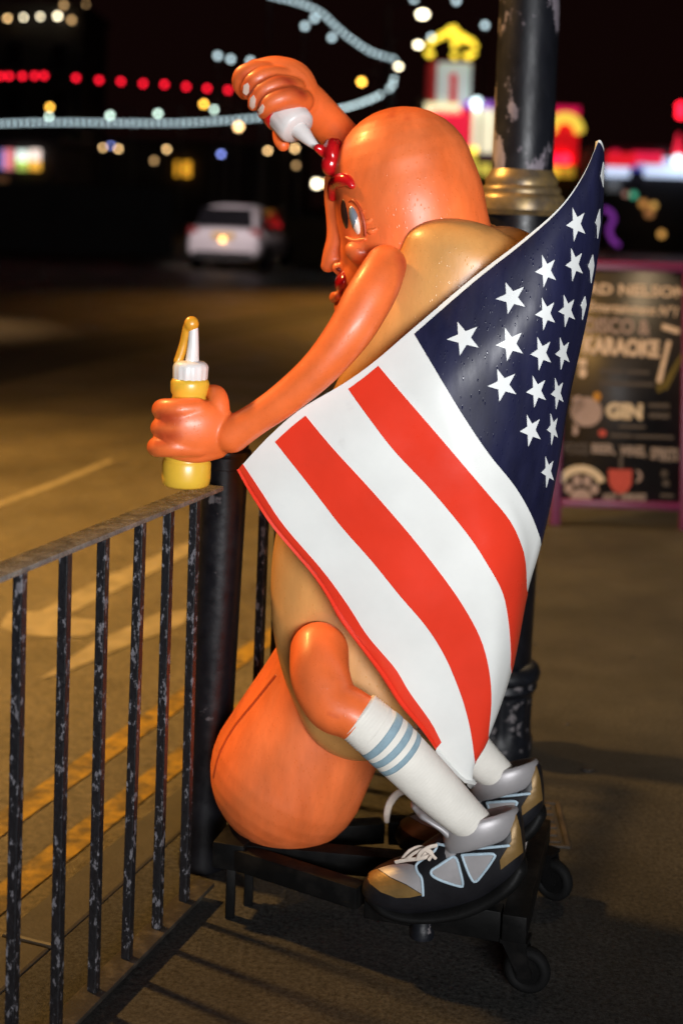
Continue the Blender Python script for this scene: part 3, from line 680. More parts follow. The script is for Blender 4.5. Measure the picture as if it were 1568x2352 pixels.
# shoes
def make_shoe():
    sh = empty('shoe', W(1010, 2080, 3.03)); sh.parent = st; sh.matrix_parent_inverse = wm(st).inverted()
    # stations heel -> toe: (u, v_top, v_bottom, half width m)
    stn = [(1203, 1920, 1975, .018, 3.022), (1194, 1868, 2000, .036, 3.022), (1168, 1864, 2024, .048, 3.028), (1120, 1884, 2056, .052, 3.038), (1075, 1898, 2072, .054, 3.05), (1030, 1904, 2082, .056, 3.06), (985, 1930, 2088, .060, 3.072), (940, 1962, 2088, .062, 3.083), (900, 1978, 2080, .061, 3.093), (868, 1992, 2068, .052, 3.10), (848, 2006, 2056, .038, 3.105), (836, 2022, 2046, .02, 3.11)]
    rows = []
    for u, a, b, hw, d in stn:
        p, q = W(u, a, d), W(u, b, d); rows.append([u, a, b, hw, d])
    rows = cr(rows, 5); bm = bmesh.new(); rings = []; n = 36
    for u, a, b, hw, d in rows:
        ring = []
        for j in range(n):
            t = 2 * math.pi * j / n; cs, sn = math.cos(t), math.sin(t)
            z = math.copysign(abs(sn) ** (.62 if sn < 0 else .85), sn); x = math.copysign(abs(cs) ** .75, cs)
            wsc = 1.0 - .24 * max(0, z) ** 1.3
            vv = (a + b) / 2 - z * (b - a) / 2
            p = W(u, vv, d); p = p + Vector((.259, .966, 0)) * (x * hw * wsc); ring.append(bm.verts.new(p))
        rings.append(ring)
    for A, B in zip(rings, rings[1:]):
        for j in range(n): bm.faces.new((A[j], A[(j + 1) % n], B[(j + 1) % n], B[j]))
    bm.faces.new(rings[0]); bm.faces.new(rings[-1])
    body = obj('upper', bm, M['shoe_black'], sh)
    T = bvh(body)
    decal('toe_cap', T, [(842, 2012), (852, 2002), (866, 1997), (897, 2017), (933, 2033), (969, 2055), (940, 2061), (911, 2062), (875, 2049), (850, 2030)], M['gold'], sh, .0016)
    decal('vamp_panel', T, [(868, 1996), (897, 1987), (933, 1984), (954, 1988), (956, 2004), (967, 2018), (969, 2053), (933, 2031), (897, 2015)], M['silver'], sh, .0012)
    decal('heel_counter', T, [(1170, 1873), (1185, 1872), (1193, 1905), (1199, 1957), (1149, 1997), (1147, 1975), (1167, 1943), (1181, 1920)], M['gold'], sh, .002)
    decal('side_panel', T, [(990, 2002), (1039, 1968), (1048, 1975), (1061, 2029), (1055, 2033), (1005, 2016)], M['silver'], sh, .0022)
    decal('side_panel', T, [(1062, 1966), (1133, 1963), (1129, 1975), (1095, 2022), (1088, 2023), (1068, 1990)], M['silver'], sh, .0022)
    for ln in ([(1039, 1967), (1012, 1985), (989, 2002), (1004, 2018), (1055, 2035), (1062, 2029), (1056, 2000), (1048, 1973), (1039, 1967)], [(1060, 1964), (1098, 1962), (1134, 1962), (1130, 1976), (1110, 2004), (1090, 2025), (1076, 2006), (1060, 1964)], [(1004, 1938), (1030, 1944), (1059, 1949), (1113, 1947), (1168, 1942)], [(1004, 1939), (998, 1954), (976, 1970), (956, 1986), (958, 2002), (968, 2018), (971, 2056)]):
        piping('trim', T, ln, .0032, M['trim_blue'], sh)
    # padded collar and flared tongue
    bm = bmesh.new()
    pts = []
    for k in range(24):
        t = 2 * math.pi * k / 24; u = 1106 + 76 * math.cos(t); v = 1898 - 20 * math.cos(t) + 10 * math.sin(t); d = 3.034 - .052 * math.sin(t)
        p = W(u, v - 2, d); pts.append((p.x, p.y, p.z - .008, .0115, .030))
    sweep(bm, pts, seg=14, closed=True, smoothpath=False, ref=(0, 0, 1)); obj('padded_collar', bm, M['silver'], sh)
    P = [(950, 1848, 3.06, 9, 22), (966, 1858, 3.06, 13, 42), (990, 1872, 3.055, 12, 50), (1018, 1892, 3.05, 14, 50), (1040, 1920, 3.05, 20, 48), (1030, 1950, 3.055, 26, 46)]
    obj('tongue', tube(P, seg=20, caps=(.8, .8)), M['silver'], sh)
    # sole: follows the bottom edge
    bm = bmesh.new()
    ss = [(1190, 1984, 3.022, 22, 42), (1165, 2014, 3.028, 25, 56), (1115, 2048, 3.04, 24, 60), (1060, 2072, 3.052, 22, 62), (1000, 2082, 3.068, 20, 66), (940, 2082, 3.083, 20, 68), (890, 2072, 3.095, 21, 63), (858, 2052, 3.104, 20, 48)]
    obj('sole', tube(ss, seg=24, caps=(.9, .9)), M['sole'], sh)
    # laces
    def lace(rows, r=5):
        bm = bmesh.new(); sweep(bm, L([(u, v, d, r, 2.2) for u, v, d in rows]), seg=8, ref=(0, 1, 0)); obj('lace', bm, M['lace'], sh)
    lace([(908, 1980, 3.03), (935, 1975, 3.02), (965, 1972, 3.012), (985, 1966, 3.012)]); lace([(925, 1972, 3.03), (940, 1955, 3.028), (962, 1946, 3.026), (978, 1952, 3.02), (972, 1968, 3.012)])
    lace([(958, 1975, 3.012), (966, 1958, 3.008), (985, 1946, 3.008), (1002, 1942, 3.012)]); lace([(970, 1950, 3.012), (985, 1958, 3.006), (1000, 1972, 3.004)], 4)
    lace([(935, 1972, 3.02), (950, 1960, 3.015), (975, 1950, 3.01), (992, 1960, 3.006), (984, 1975, 3.006)], 4)
    return sh
sh1 = make_shoe()
# far leg, sock and shoe: the same shapes on the figure's far side
OFF = Vector((.083, .300, -.012))
def shift_copy(o, off):
    c = o.copy(); COL.objects.link(c); inv = o.matrix_parent_inverse.copy(); c.parent = o.parent; c.matrix_parent_inverse = inv; c.location = o.location + off
    for ch in list(o.children):
        k = ch.copy(); COL.objects.link(k); inv = ch.matrix_parent_inverse.copy(); k.parent = c; k.matrix_parent_inverse = inv
    return c
shift_copy(leg, OFF); shift_copy(sk, OFF)
sh2 = shift_copy(sh1, OFF)
bm = tube([(946, 1815, 3.36, 7, 3), (915, 1822, 3.36, 9, 3), (895, 1845, 3.355, 9, 3), (888, 1870, 3.35, 8, 3), (888, 1888, 3.35, 6, 3)], seg=8); obj('lace', bm, M['lace'], sh2)

# ------------------------------------------------------------------ flag cape
CUR = [
 [(1374, 321), (1379, 323), (1383, 330), (1386, 340)],
 [(1340, 398), (1356, 430), (1370, 470), (1380, 508)],
 [(1288, 472), (1306, 545), (1330, 630), (1349, 700)],
 [(1205, 546), (1240, 660), (1278, 790), (1304, 900)],
 [(1085, 638), (1145, 760), (1205, 885), (1255, 1010), (1275, 1075)],
 [(945, 757), (1000, 850), (1060, 950), (1120, 1040), (1180, 1115), (1218, 1180), (1240, 1237)],
 [(860, 830), (915, 895), (1010, 1005), (1115, 1129), (1167, 1192), (1193, 1244), (1205, 1290), (1208, 1350)],
 [(790, 880), (840, 950), (905, 1035), (993, 1129), (1074, 1228), (1115, 1290), (1152, 1358), (1166, 1420), (1172, 1488), (1172, 1530)],
 [(690, 940), (760, 1025), (855, 1129), (949, 1238), (1022, 1332), (1068, 1400), (1105, 1472), (1123, 1545), (1127, 1613), (1120, 1690)],
 [(620, 1000), (722, 1129), (782, 1207), (855, 1290), (918, 1368), (980, 1441), (1022, 1509), (1053, 1582), (1071, 1639), (1082, 1691), (1090, 1750)],
 [(558, 1066), (600, 1129), (652, 1207), (741, 1311), (798, 1389), (845, 1462), (907, 1535), (938, 1587), (990, 1660), (1016, 1710), (1050, 1757), (1084, 1795)],
 [(551, 1076), (577, 1129), (626, 1202), (678, 1264), (725, 1322), (755, 1372), (780, 1424), (834, 1490), (881, 1561), (918, 1618), (961, 1667), (1005, 1722), (1045, 1770), (1083, 1799)]]
D0 = [3.10, 3.06, 3.01, 2.985, 2.985, 2.99, 3.0, 3.015, 3.04, 3.065, 3.09, 3.10]       # depth at the upper left edge
DM = [3.11, 3.06, 3.00, 2.96, 2.945, 2.935, 2.935, 2.945, 2.965, 2.99, 3.015, 3.03]   # middle
D1 = [3.13, 3.12, 3.10, 3.09, 3.09, 3.09, 3.09, 3.09, 3.09, 3.09, 3.09, 3.09]          # right edge
NT = 48
grid = []
for c, a, m_, b in zip(CUR, D0, DM, D1):
    P = resample(cr([list(p) + [0] for p in c], 8), NT)
    row = []
    for k, p in enumerate(P):
        t = k / (NT - 1)
        d = a * (1 - t) * (1 - 2 * t) + 4 * m_ * t * (1 - t) + b * t * (2 * t - 1)
        d += .0065 * math.sin(p[0] * .021 + p[1] * .009 + .6) * math.sin(p[1] * .016 - p[0] * .006) * min(1, 3 * t + .2) * min(1, 3.5 * (1 - t))
        row.append([p[0], p[1], d])
    # the cape wraps on round the back past the visible edge
    e, f = row[-1], row[-2]
    if c is not CUR[-1] and c is not CUR[-2]:
        wr = min(1, max(.12, (c[-1][1] - 330) / 500)) * min(1, max(.05, (1800 - c[-1][1]) / 250))
        row += [[e[0] + 2 * wr, e[1] + 14 * wr, e[2] + .03 * wr], [e[0] - 6 * wr, e[1] + 26 * wr, e[2] + .09 * wr], [e[0] - 34 * wr, e[1] + 34 * wr, e[2] + .19 * wr], [e[0] - 110 * wr, e[1] + 40 * wr, e[2] + .28 * wr]]
    else:
        row += [[e[0], e[1] + .3 * i, e[2] + .004 * i] for i in range(1, 5)]
    grid.append(row)
NC = NT + 4; SUB = 8
fine = []                                                   # [curve subdivisions][t]
colrows = [cr([grid[s][k] for s in range(len(grid))], SUB) for k in range(NC)]
NS = len(colrows[0])
FP = [[W(*colrows[k][s]) for k in range(NC)] for s in range(NS)]
def fnorm(s, k):
    a = FP[min(s + 1, NS - 1)][k] - FP[max(s - 1, 0)][k]; b = FP[s][min(k + 1, NC - 1)] - FP[s][max(k - 1, 0)]
    n = a.cross(b)
    if n.length < 1e-12: return (CC - FP[s][k]).normalized()
    n.normalize(); return n if n.dot(CC - FP[s][k]) > 0 or k > NT - 2 else -n
FN = []
for s in range(NS):
    row = []
    for k in range(NC):
        n = fnorm(s, k)
        if k > 0 and n.dot(row[-1]) < -.2: n = -n
        row.append(n)
    FN.append(row)
def flag_piece(name, s0, s1, k0, k1, out, back, m, parent):
    bm = bmesh.new()
    F = [[bm.verts.new(FP[s][k] + FN[s][k] * out) for k in range(k0, k1 + 1)] for s in range(s0, s1 + 1)]
    B = [[bm.verts.new(FP[s][k] - FN[s][k] * back) for k in range(k0, k1 + 1)] for s in range(s0, s1 + 1)]
    ns, nk_ = s1 - s0, k1 - k0
    for i in range(ns):
        for j in range(nk_):
            bm.faces.new((F[i][j], F[i][j + 1], F[i + 1][j + 1], F[i + 1][j])); bm.faces.new((B[i][j], B[i + 1][j], B[i + 1][j + 1], B[i][j + 1]))
    for i in range(ns):
        for j in (0, nk_): bm.faces.new((F[i][j], F[i + 1][j], B[i + 1][j], B[i][j]))
    for j in range(nk_):
        for i in (0, ns): bm.faces.new((F[i][j], B[i][j], B[i][j + 1], F[i][j + 1]))
    bmesh.ops.remove_doubles(bm, verts=bm.verts, dist=.00005)
    return obj(name, bm, m, parent, angle=60)
flag = flag_piece('flag', 0, 10 * SUB + 1, 0, NC - 1, 0, .011, M['flag_white'], st)
Bf0 = bvh(flag)
canton = flag_piece('canton', 1, 5 * SUB, 1, NC - 1, .0012, .002, M['navy'], flag)
flag_piece('red_stripe', 6 * SUB, 7 * SUB, 1, NC - 1, .0012, .002, M['flag_red'], flag)
flag_piece('red_stripe', 8 * SUB, 9 * SUB, 1, NC - 1, .0012, .002, M['flag_red'], flag)
flag_piece('red_stripe', 10 * SUB, 11 * SUB, 0, NT - 7, .0012, .007, M['flag_red'], flag)
flag_piece('white_tip', 10 * SUB, 11 * SUB, NT - 7, NC - 1, .0006, .011, M['flag_white'], flag)
Bf = bvh(canton)
STARS = [(1065, 777, 39, 40, 0), (1174, 684, 36, 38, 0), (1171, 790, 33, 40, 0), (1154, 884, 35, 39, 0), (1253, 622, 25, 39, 0), (1252, 720, 24, 39, 0), (1242, 811, 25, 40, 0), (1231, 898, 24, 38, 0), (1218, 988, 25, 38, 0),
         (1322, 515, 23, 40, 0), (1318, 607, 21, 39, 0), (1301, 713, 20, 38, 0), (1291, 811, 17, 38, 0), (1279, 903, 15, 37, 0), (1268, 985, 13, 37, 0), (1257, 1083, 15, 37, 0)]
for (u, v, rx, ry, a) in STARS:
    pl = []
    for k in range(10):
        t = R(184 - 36 * k); r = 1 if k % 2 == 0 else .40
        pl.append((u + rx * r * math.cos(t) * 1.02, v - ry * r * math.sin(t) * 1.02))
    decal('star', Bf, pl, M['star'], flag, .0012, fine=4)
# slivers of the stars that wrap round the right edge
for pl in ([(1378, 405), (1384, 372), (1386, 382), (1384, 430), (1380, 412)], [(1366, 512), (1376, 480), (1377, 512), (1371, 548), (1370, 520)], [(1349, 612), (1360, 585), (1363, 610), (1356, 650), (1354, 622)], [(1332, 702), (1342, 680), (1345, 700), (1336, 735), (1336, 710)]):
    h = [hit(Bf, *p)[0] for p in pl]
    if all(x is not None for x in h): decal('star', Bf, pl, M['star'], flag, .0012, fine=3)

# ------------------------------------------------------------------ bottles
def bottle_mustard():
    b = empty('mustard_bottle', W(428, 1118, hdp + .03)); tag(b, 'yellow sauce bottle with white cap and drip held upright in the near fist', 'sauce bottle')
    a0, a1 = W(427, 1116, hdp + .03), W(437, 872, hdp + .03); Mx = axisM(a0, a1); h = (a1 - a0).length; k = K(hdp + .03)
    bm = bmesh.new(); lathe(bm, [(30 * k, 0), (48 * k, .001), (53 * k, .006), (55 * k, .02), (55 * k, .050), (52 * k, .057), (50.5 * k, .060), (52.5 * k, .064), (52 * k, .10), (46 * k, h - .075), (42 * k, h - .05), (41 * k, h - .045), (38 * k, h - .034), (42.5 * k, h - .026), (43.5 * k, h - .006), (41 * k, h), (36 * k, h + .003)], Mx, 40)
    obj('bottle_body', bm, M['mustard'], b, angle=60)
    bm = bmesh.new(); n = 56; rings = []
    for r, z in ((30, h), (37, h + .001), (38, h + .004), (39, h + .028), (37, h + .034), (31, h + .039), (18, h + .041)):
        ring = []
        for j in range(n):
            t = 2 * math.pi * j / n; rr_ = r * (1 + (.025 * (1 if (j // 2) % 2 else -1) if h < z < h + .03 else 0)); ring.append(bm.verts.new(Mx @ Vector((rr_ * k * math.cos(t), rr_ * k * math.sin(t), z))))
        rings.append(ring)
    for A, B in zip(rings, rings[1:]):
        for j in range(n): bm.faces.new((A[j], A[(j + 1) % n], B[(j + 1) % n], B[j]))
    bm.faces.new(rings[-1]); obj('cap', bm, M['white_plastic'], b, angle=50)
    bm = tube([(441, 836, hdp + .03, 17), (442, 820, hdp + .03, 15), (444, 790, hdp + .03, 12.5), (445, 756, hdp + .03, 10.5)], seg=20); obj('nozzle', bm, M['white_plastic'], b)
    bm = bmesh.new(); ball(bm, 440, 744, hdp + .03, 17, 18, 16); sweep(bm, L([(440, 742, hdp + .03, 14), (432, 752, hdp + .035, 12), (424, 785, hdp + .04, 11), (414, 818, hdp + .04, 11), (409, 828, hdp + .038, 10)]), seg=16)
    fuse('mustard_drip', bm, M['mustard_sauce'], b, .002, 4)
bottle_mustard()
kbtl = empty('ketchup_bottle', W(*kb)); tag(kbtl, 'red squeeze bottle with white ridged cap held in raised fist over the head', 'sauce bottle')
a0, a1 = W(*kb), W(*kc0); Mx = axisM(a0, a1); h = (a1 - a0).length; k = K(3.42)
bm = bmesh.new(); lathe(bm, [(20 * k, -.01), (40 * k, 0), (44 * k, .02), (45 * k, h * .5), (47 * k, h - .03), (49 * k, h - .012), (48 * k, h), (42 * k, h + .006)], Mx, 40); obj('bottle_body', bm, M['ketchup'], kbtl, angle=60)
b0, b1 = W(*kc0), W(*kc1); Mx = axisM(b0, b1); h = (b1 - b0).length
bm = bmesh.new(); n = 60; rings = []
for r, z in ((30, -.004), (43, -.002), (44, .004), (44, h * .62), (42, h * .9), (37, h * 1.02), (20, h * 1.06)):
    ring = []
    for j in range(n):
        t = 2 * math.pi * j / n; rr_ = r * (1 - (.03 if j % 5 == 0 and 0 < z < h * .7 else 0)); ring.append(bm.verts.new(Mx @ Vector((rr_ * k * math.cos(t), rr_ * k * math.sin(t), z))))
    rings.append(ring)
for A, B in zip(rings, rings[1:]):
    for j in range(n): bm.faces.new((A[j], A[(j + 1) % n], B[(j + 1) % n], B[j]))
bm.faces.new(rings[-1]); obj('cap', bm, M['white_plastic'], kbtl, angle=45)
obj('nozzle', tube([kc1 + (21,), (698, 309, 3.368, 18), (712, 324, 3.358, 13), kt + (8.5,)], seg=20), M['white_plastic'], kbtl)

W = W0

# ------------------------------------------------------------------ sandwich board
bl, br, btl = G(1262, 1206), G(1583, 1218), None
BX = (br - bl); BX.z = 0; BW = BX.length; BX.normalize(); BY = Vector((-BX.y, BX.x, 0))
BH_ = 1.43; leanv = math.atan2(.24, BH_)
BM = Matrix(((BX.x, -BY.x * 0 + BY.x * math.sin(leanv) * 1, -BY.x, bl.x), (BX.y, BY.y * math.sin(leanv), -BY.y, bl.y), (0, math.cos(leanv), 0, 0), (0, 0, 0, 1)))
BM = Matrix.Translation(bl) @ Matrix(((BX.x, BY.x, 0, 0), (BX.y, BY.y, 0, 0), (0, 0, 1, 0), (0, 0, 0, 1))) @ Matrix.Rotation(R(90) - leanv, 4, 'X')
# board plane: x right, y up the board, z towards the viewer
ab = empty('sandwich_board', bl); tag(ab, 'chalkboard pavement sign with purple frame and cream lettering standing behind the flag', 'sandwich board')
M['purple'] = mat('purple_frame', (.115, .009, .065), .42, noise=.15, nscale=6)
M['chalkboard'] = mat('chalkboard_black', (.014, .013, .014), .5, noise=.4, nscale=4)
def chalk(n, c, r=.8): return mat(n, c, r, noise=.12, nscale=40)
M['cream'] = chalk('chalk_cream', (.56, .46, .38)); M['cream2'] = chalk('chalk_pale', (.52, .46, .36)); M['grey_chalk'] = chalk('chalk_grey', (.24, .21, .21)); M['dim_chalk'] = chalk('chalk_dim', (.06, .054, .054))
M['pink_chalk'] = chalk('chalk_pink', (.30, .24, .24)); M['red_chalk'] = chalk('chalk_red', (.40, .06, .05)); M['amber_chalk'] = chalk('chalk_amber', (.40, .2, .02)); M['olive_chalk'] = chalk('chalk_olive', (.10, .08, .012))
FR = .055
def bbox_part(name, lo, hi, m, parent=ab, bev=.004):
    bm = bmesh.new(); box(bm, lo, hi, BM, bev); return obj(name, bm, m, parent, angle=40)
bbox_part('frame_rail', (0, BH_ - FR, -.02), (BW, BH_, .012), M['purple'])
bbox_part('frame_rail', (FR, .10, -.02), (BW - FR, .10 + FR * .8, .011), M['purple'])
bbox_part('frame_stile', (0, 0, -.021), (FR, BH_ - FR - .001, .0125), M['purple']); bbox_part('frame_stile', (BW - FR, 0, -.021), (BW, BH_ - FR - .001, .0125), M['purple'])
panelb = bbox_part('chalk_panel', (FR, .10 + FR * .8, -.012), (BW - FR, BH_ - FR, 0), M['chalkboard'], bev=0)
bm = bmesh.new()
for x in (.0, BW - FR):
    a = BM @ Vector((x + FR / 2, BH_ - .02, -.03)); b = Vector((a.x, a.y, 0)) + BY * .42; beam(bm, a, b, .04, .02, up=BX)
obj('rear_leg', bm, M['purple'], ab, angle=40)
BMi = BM.inverted(); Pn = (BM.to_3x3() @ Vector((0, 0, 1))).normalized(); P0 = BM @ Vector((0, 0, .0))
def BP(u, v):
    r = ray(u, v); t = (P0 - CC).dot(Pn) / r.dot(Pn); return BMi @ (CC + r * t)
def text(name, s, u0, u1, vmid_l, vmid_r, hgt, m, shear=0, bold=.0):
    """lettering chalked on the board between two layout columns"""
    c = bpy.data.curves.new('t', 'FONT'); c.body = s; c.align_x = 'LEFT'; c.align_y = 'BOTTOM'; c.extrude = .0015; c.offset = bold; c.shear = shear; c.resolution_u = 3
    t = bpy.data.objects.new('t', c); COL.objects.link(t); dg = bpy.context.evaluated_depsgraph_get()
    me = bpy.data.meshes.new_from_object(t.evaluated_get(dg)); bpy.data.objects.remove(t)
    xs = [v.co.x for v in me.vertices]; ys = [v.co.y for v in me.vertices]
    x0, x1, y0, y1 = min(xs), max(xs), min(ys), max(ys)
    a = BP(u0, vmid_l); b = BP(u1, vmid_r); hh = hgt * K(7.3)
    sx = (b.x - a.x) / (x1 - x0)
    for v in me.vertices:
        x = a.x + (v.co.x - x0) * sx; y = a.y + (b.y - a.y) * (v.co.x - x0) / (x1 - x0) + ((v.co.y - y0) / (y1 - y0) - .5) * hh
        v.co = BM @ Vector((x, y, .0025 + (.0012 if v.co.z > 0 else 0)))
    me.materials.clear(); return link(name, me, m, panelb, smooth=False)
text('lettering', 'LORD NELSON', 1296, 1578, 660, 672, 27, M['cream'], bold=.03)
text('lettering', 'Entertainment N°1', 1347, 1556, 702, 716, 26, M['cream'], shear=.3, bold=.02)
text('lettering', 'DISCO &', 1342, 1492, 746, 752, 38, M['pink_chalk'], bold=.03)
text('lettering', 'KARAOKE', 1338, 1513, 792, 802, 44, M['cream'], bold=.055)
text('lettering', 'GIN', 1390, 1474, 943, 946, 40, M['cream2'], bold=.06)
text('lettering', 'FOOD', 1296, 1352, 1030, 1031, 30, M['dim_chalk'], bold=.04)
text('lettering', 'BEER,', 1358, 1412, 1032, 1034, 28, M['grey_chalk'], bold=.05)
text('lettering', 'WINES,', 1422, 1482, 1037, 1039, 30, M['grey_chalk'], bold=.05)
text('lettering', 'SPIRITS', 1492, 1556, 1041, 1045, 30, M['grey_chalk'], bold=.04)
text('lettering', 'HOT', 1384, 1416, 1141, 1142, 17, M['grey_chalk'], bold=.06); text('lettering', 'DRINKS', 1424, 1482, 1141, 1142, 17, M['grey_chalk'], bold=.06)
def shape(name, polys, m, zz=.003):
    if name == 'small_writing' and len(polys) > 1:
        for q in polys: shape(name, [q], m, zz)
        return
    bm = bmesh.new()
    for pl in polys:
        f = [bm.verts.new(BM @ Vector((BP(u, v).x, BP(u, v).y, zz))) for u, v in pl]
        b = [bm.verts.new(BM @ Vector((BP(u, v).x, BP(u, v).y, .0005))) for u, v in pl]
        bm.faces.new(f)
        for i in range(len(pl)): bm.faces.new((f[i], f[(i + 1) % len(pl)], b[(i + 1) % len(pl)], b[i]))
    return obj(name, bm, m, panelb, smooth=False)
def rect(u0, v0, u1, v1, s=.03): return [(u0, v0), (u1, v0 + (u1 - u0) * s), (u1, v1 + (u1 - u0) * s), (u0, v1)]
def disc(u, v, a, b=None, n=18): b = b or a; return [(u + a * math.cos(2 * math.pi * k / n), v + b * math.sin(2 * math.pi * k / n)) for k in range(n)]
def arcband(u, v, r0, r1, t0, t1, n=16):
    o = [(u + r1 * math.cos(R(t0 + (t1 - t0) * k / n)), v - r1 * math.sin(R(t0 + (t1 - t0) * k / n))) for k in range(n + 1)]
    i = [(u + r0 * math.cos(R(t0 + (t1 - t0) * k / n)), v - r0 * math.sin(R(t0 + (t1 - t0) * k / n))) for k in range(n + 1)]
    return o + i[::-1]
shape('microphone_drawing', [[(1520, 743), (1560, 755), (1557, 768), (1518, 756)], [(1530, 782), (1540, 784), (1517, 880), (1506, 878)]], M['cream'])
shape('microphone_cable_drawing', [[(1506, 880), (1520, 882), (1516, 902), (1508, 900)], [(1518, 895), (1526, 870), (1545, 840), (1562, 812), (1566, 820), (1548, 860), (1530, 895)]], M['olive_chalk'])
shape('music_note_drawing', [rect(1328, 824, 1346, 840), disc(1337, 856, 9, 12)], M['cream'])
shape('small_writing', [rect(1375, 848, 1430, 856), rect(1436, 850, 1490, 858), rect(1376, 876, 1500, 884)], M['dim_chalk'])
shape('gin_glass_drawing', [disc(1346, 946, 36, 34), [(1314, 912), (1330, 908), (1345, 930), (1316, 960)], [(1316, 970), (1328, 985), (1324, 1000), (1314, 998)]], M['pink_chalk'])
shape('lemon_drawing', [disc(1370, 911, 9, 11)], M['amber_chalk'], .0045)
shape('small_writing', [rect(1488, 926, 1536, 936), rect(1488, 948, 1536, 960)], M['dim_chalk'])
shape('small_writing', [rect(1420, 975, 1480, 983), rect(1400, 996, 1450, 1004), rect(1455, 998, 1545, 1006)], M['dim_chalk'])
shape('berry_drawing', [disc(1382, 995, 9, 8)], M['red_chalk'])
shape('arched_ribbon_drawing', [arcband(1333, 1130, 44, 62, 25, 155)], M['cream2'])
shape('paw_print_drawing', [disc(1333, 1142, 24, 20), disc(1305, 1122, 10, 12), disc(1324, 1104, 10, 13), disc(1347, 1105, 10, 13), disc(1364, 1124, 10, 12)], M['pink_chalk'])
shape('mug_drawing', [[(1396, 1078), (1450, 1079), (1449, 1110), (1440, 1128), (1424, 1136), (1408, 1128), (1397, 1110)]], M['red_chalk'])
shape('mug_handle_drawing', [arcband(1458, 1094, 9, 15, -80, 80)], M['pink_chalk']); shape('straw_drawing', [rect(1420, 1046, 1429, 1076, 0)], M['dim_chalk'])
shape('small_writing', [rect(1514, 1050, 1545, 1060), disc(1524, 1088, 8), disc(1528, 1110, 8), rect(1515, 1134, 1545, 1142), rect(1388, 1156, 1470, 1164)], M['dim_chalk'])

# ------------------------------------------------------------------ car on the road
M['car_paint'] = mat('silver_car_paint', (.60, .56, .57), .5, coat=.1)
M['car_glass'] = mat('dark_car_glass', (.008, .008, .010), .08, coat=.5)
M['car_black'] = mat('car_black_trim', (.012, .012, .012), .6)
M['tail'] = mat('tail_light_red', (.30, .05, .05), .2, coat=.5)
M['plate_yellow'] = mat('number_plate_yellow', (.70, .42, .05), .5)
M['bulb_amber'] = mat('amber_lit_bulb', (.8, .5, .2), .5, emit=(1, .52, .18), es=6)
gc = G(511, 622, -.1); yaw = R(9)
CM = Matrix.Translation(Vector((gc.x, gc.y, -.11))) @ Matrix.Rotation(-yaw, 4, 'Z') @ Matrix.Scale(1.12, 4)
car = empty('parked_car', CM.translation); tag(car, 'silver hatchback seen from behind on the dark road', 'car')
def car_loft(name, stn, m, n=40):
    """stations along y: (y, half width, z0, z1, roof half width)"""
    bm = bmesh.new(); rings = []
    for y, hw, z0, z1, rw in cr([list(s) for s in stn], 4):
        ring = []
        for j in range(n):
            t = 2 * math.pi * j / n; c, s_ = math.cos(t), math.sin(t)
            z = math.copysign(abs(s_) ** .6, s_); x = math.copysign(abs(c) ** .5, c); f = (z + 1) / 2
            ring.append(bm.verts.new(CM @ Vector((x * (hw + (rw - hw) * f), y, z0 + (z1 - z0) * f))))
        rings.append(ring)
    for A, B in zip(rings, rings[1:]):
        for j in range(n): bm.faces.new((A[j], A[(j + 1) % n], B[(j + 1) % n], B[j]))
    bm.faces.new(rings[0]); bm.faces.new(rings[-1]); return obj(name, bm, m, car)
car_loft('body', [(-.02, .78, .32, .90, .76), (.05, .86, .26, .98, .80), (.35, .89, .22, 1.02, .84), (1.2, .90, .2, 1.0, .85), (2.6, .90, .2, .98, .85), (3.3, .88, .22, .92, .80), (3.85, .82, .24, .80, .72), (4.02, .66, .3, .66, .6)], M['car_paint'])
car_loft('roof', [(.18, .74, .9, 1.04, .70), (.36, .78, .9, 1.40, .60), (.6, .79, .9, 1.50, .60), (1.4, .80, .9, 1.52, .61), (2.1, .80, .9, 1.46, .60), (2.9, .78, .9, .99, .70)], M['car_paint'])
def cq(name, pts, m, th=.02):
    bm = bmesh.new(); f = [bm.verts.new(CM @ Vector(p)) for p in pts]; n = (f[1].co - f[0].co).cross(f[2].co - f[0].co).normalized()
    if n.dot(CC - f[0].co) < 0: n = -n
    g = [bm.verts.new(v.co + n * th) for v in f]; bm.faces.new(g); bm.faces.new(f[::-1])
    for i in range(len(f)): bm.faces.new((f[i], f[(i + 1) % len(f)], g[(i + 1) % len(f)], g[i]))
    return obj(name, bm, m, car, smooth=False)
cq('rear_window', [(-.66, .06, 1.01), (.66, .06, 1.01), (.57, .25, 1.43), (-.57, .25, 1.43)], M['car_glass'])
cq('side_window', [(.80, .5, 1.02), (.80, 2.55, 1.0), (.69, 2.0, 1.40), (.68, .62, 1.42)], M['car_glass'], .03)
for s in (-1, 1): cq('tail_light', [(s * .60, .0, .80), (s * .84, .06, .80), (s * .82, .08, .98), (s * .60, .02, .96)], M['tail'], .03)
cq('number_plate', [(-.26, -.05, .76), (.26, -.05, .76), (.26, -.05, .87), (-.26, -.05, .87)], M['plate_yellow'], .02)
cq('rear_bumper', [(-.74, -.03, .28), (.74, -.03, .28), (.66, -.04, .44), (-.66, -.04, .44)], M['car_black'], .03)
bm = bmesh.new(); r_ = bmesh.ops.create_uvsphere(bm, u_segments=12, v_segments=8, radius=.055)
for v_ in r_['verts']: v_.co = CM @ (v_.co + Vector((.0, -.08, .72)))
obj('plate_lamp', bm, M['bulb_amber'], car)
for x in (-.80, .80):
    for y in (.72, 3.25):
        bm = bmesh.new(); lathe(bm, [(.2, -.1), (.31, -.1), (.325, -.06), (.325, .06), (.31, .1), (.2, .1)], CM @ Matrix.Translation((x, y, .325)) @ Matrix.Rotation(R(90), 4, 'Y'), 28)
        wl_ = obj('wheel', bm, M['rubber'], car, angle=40)

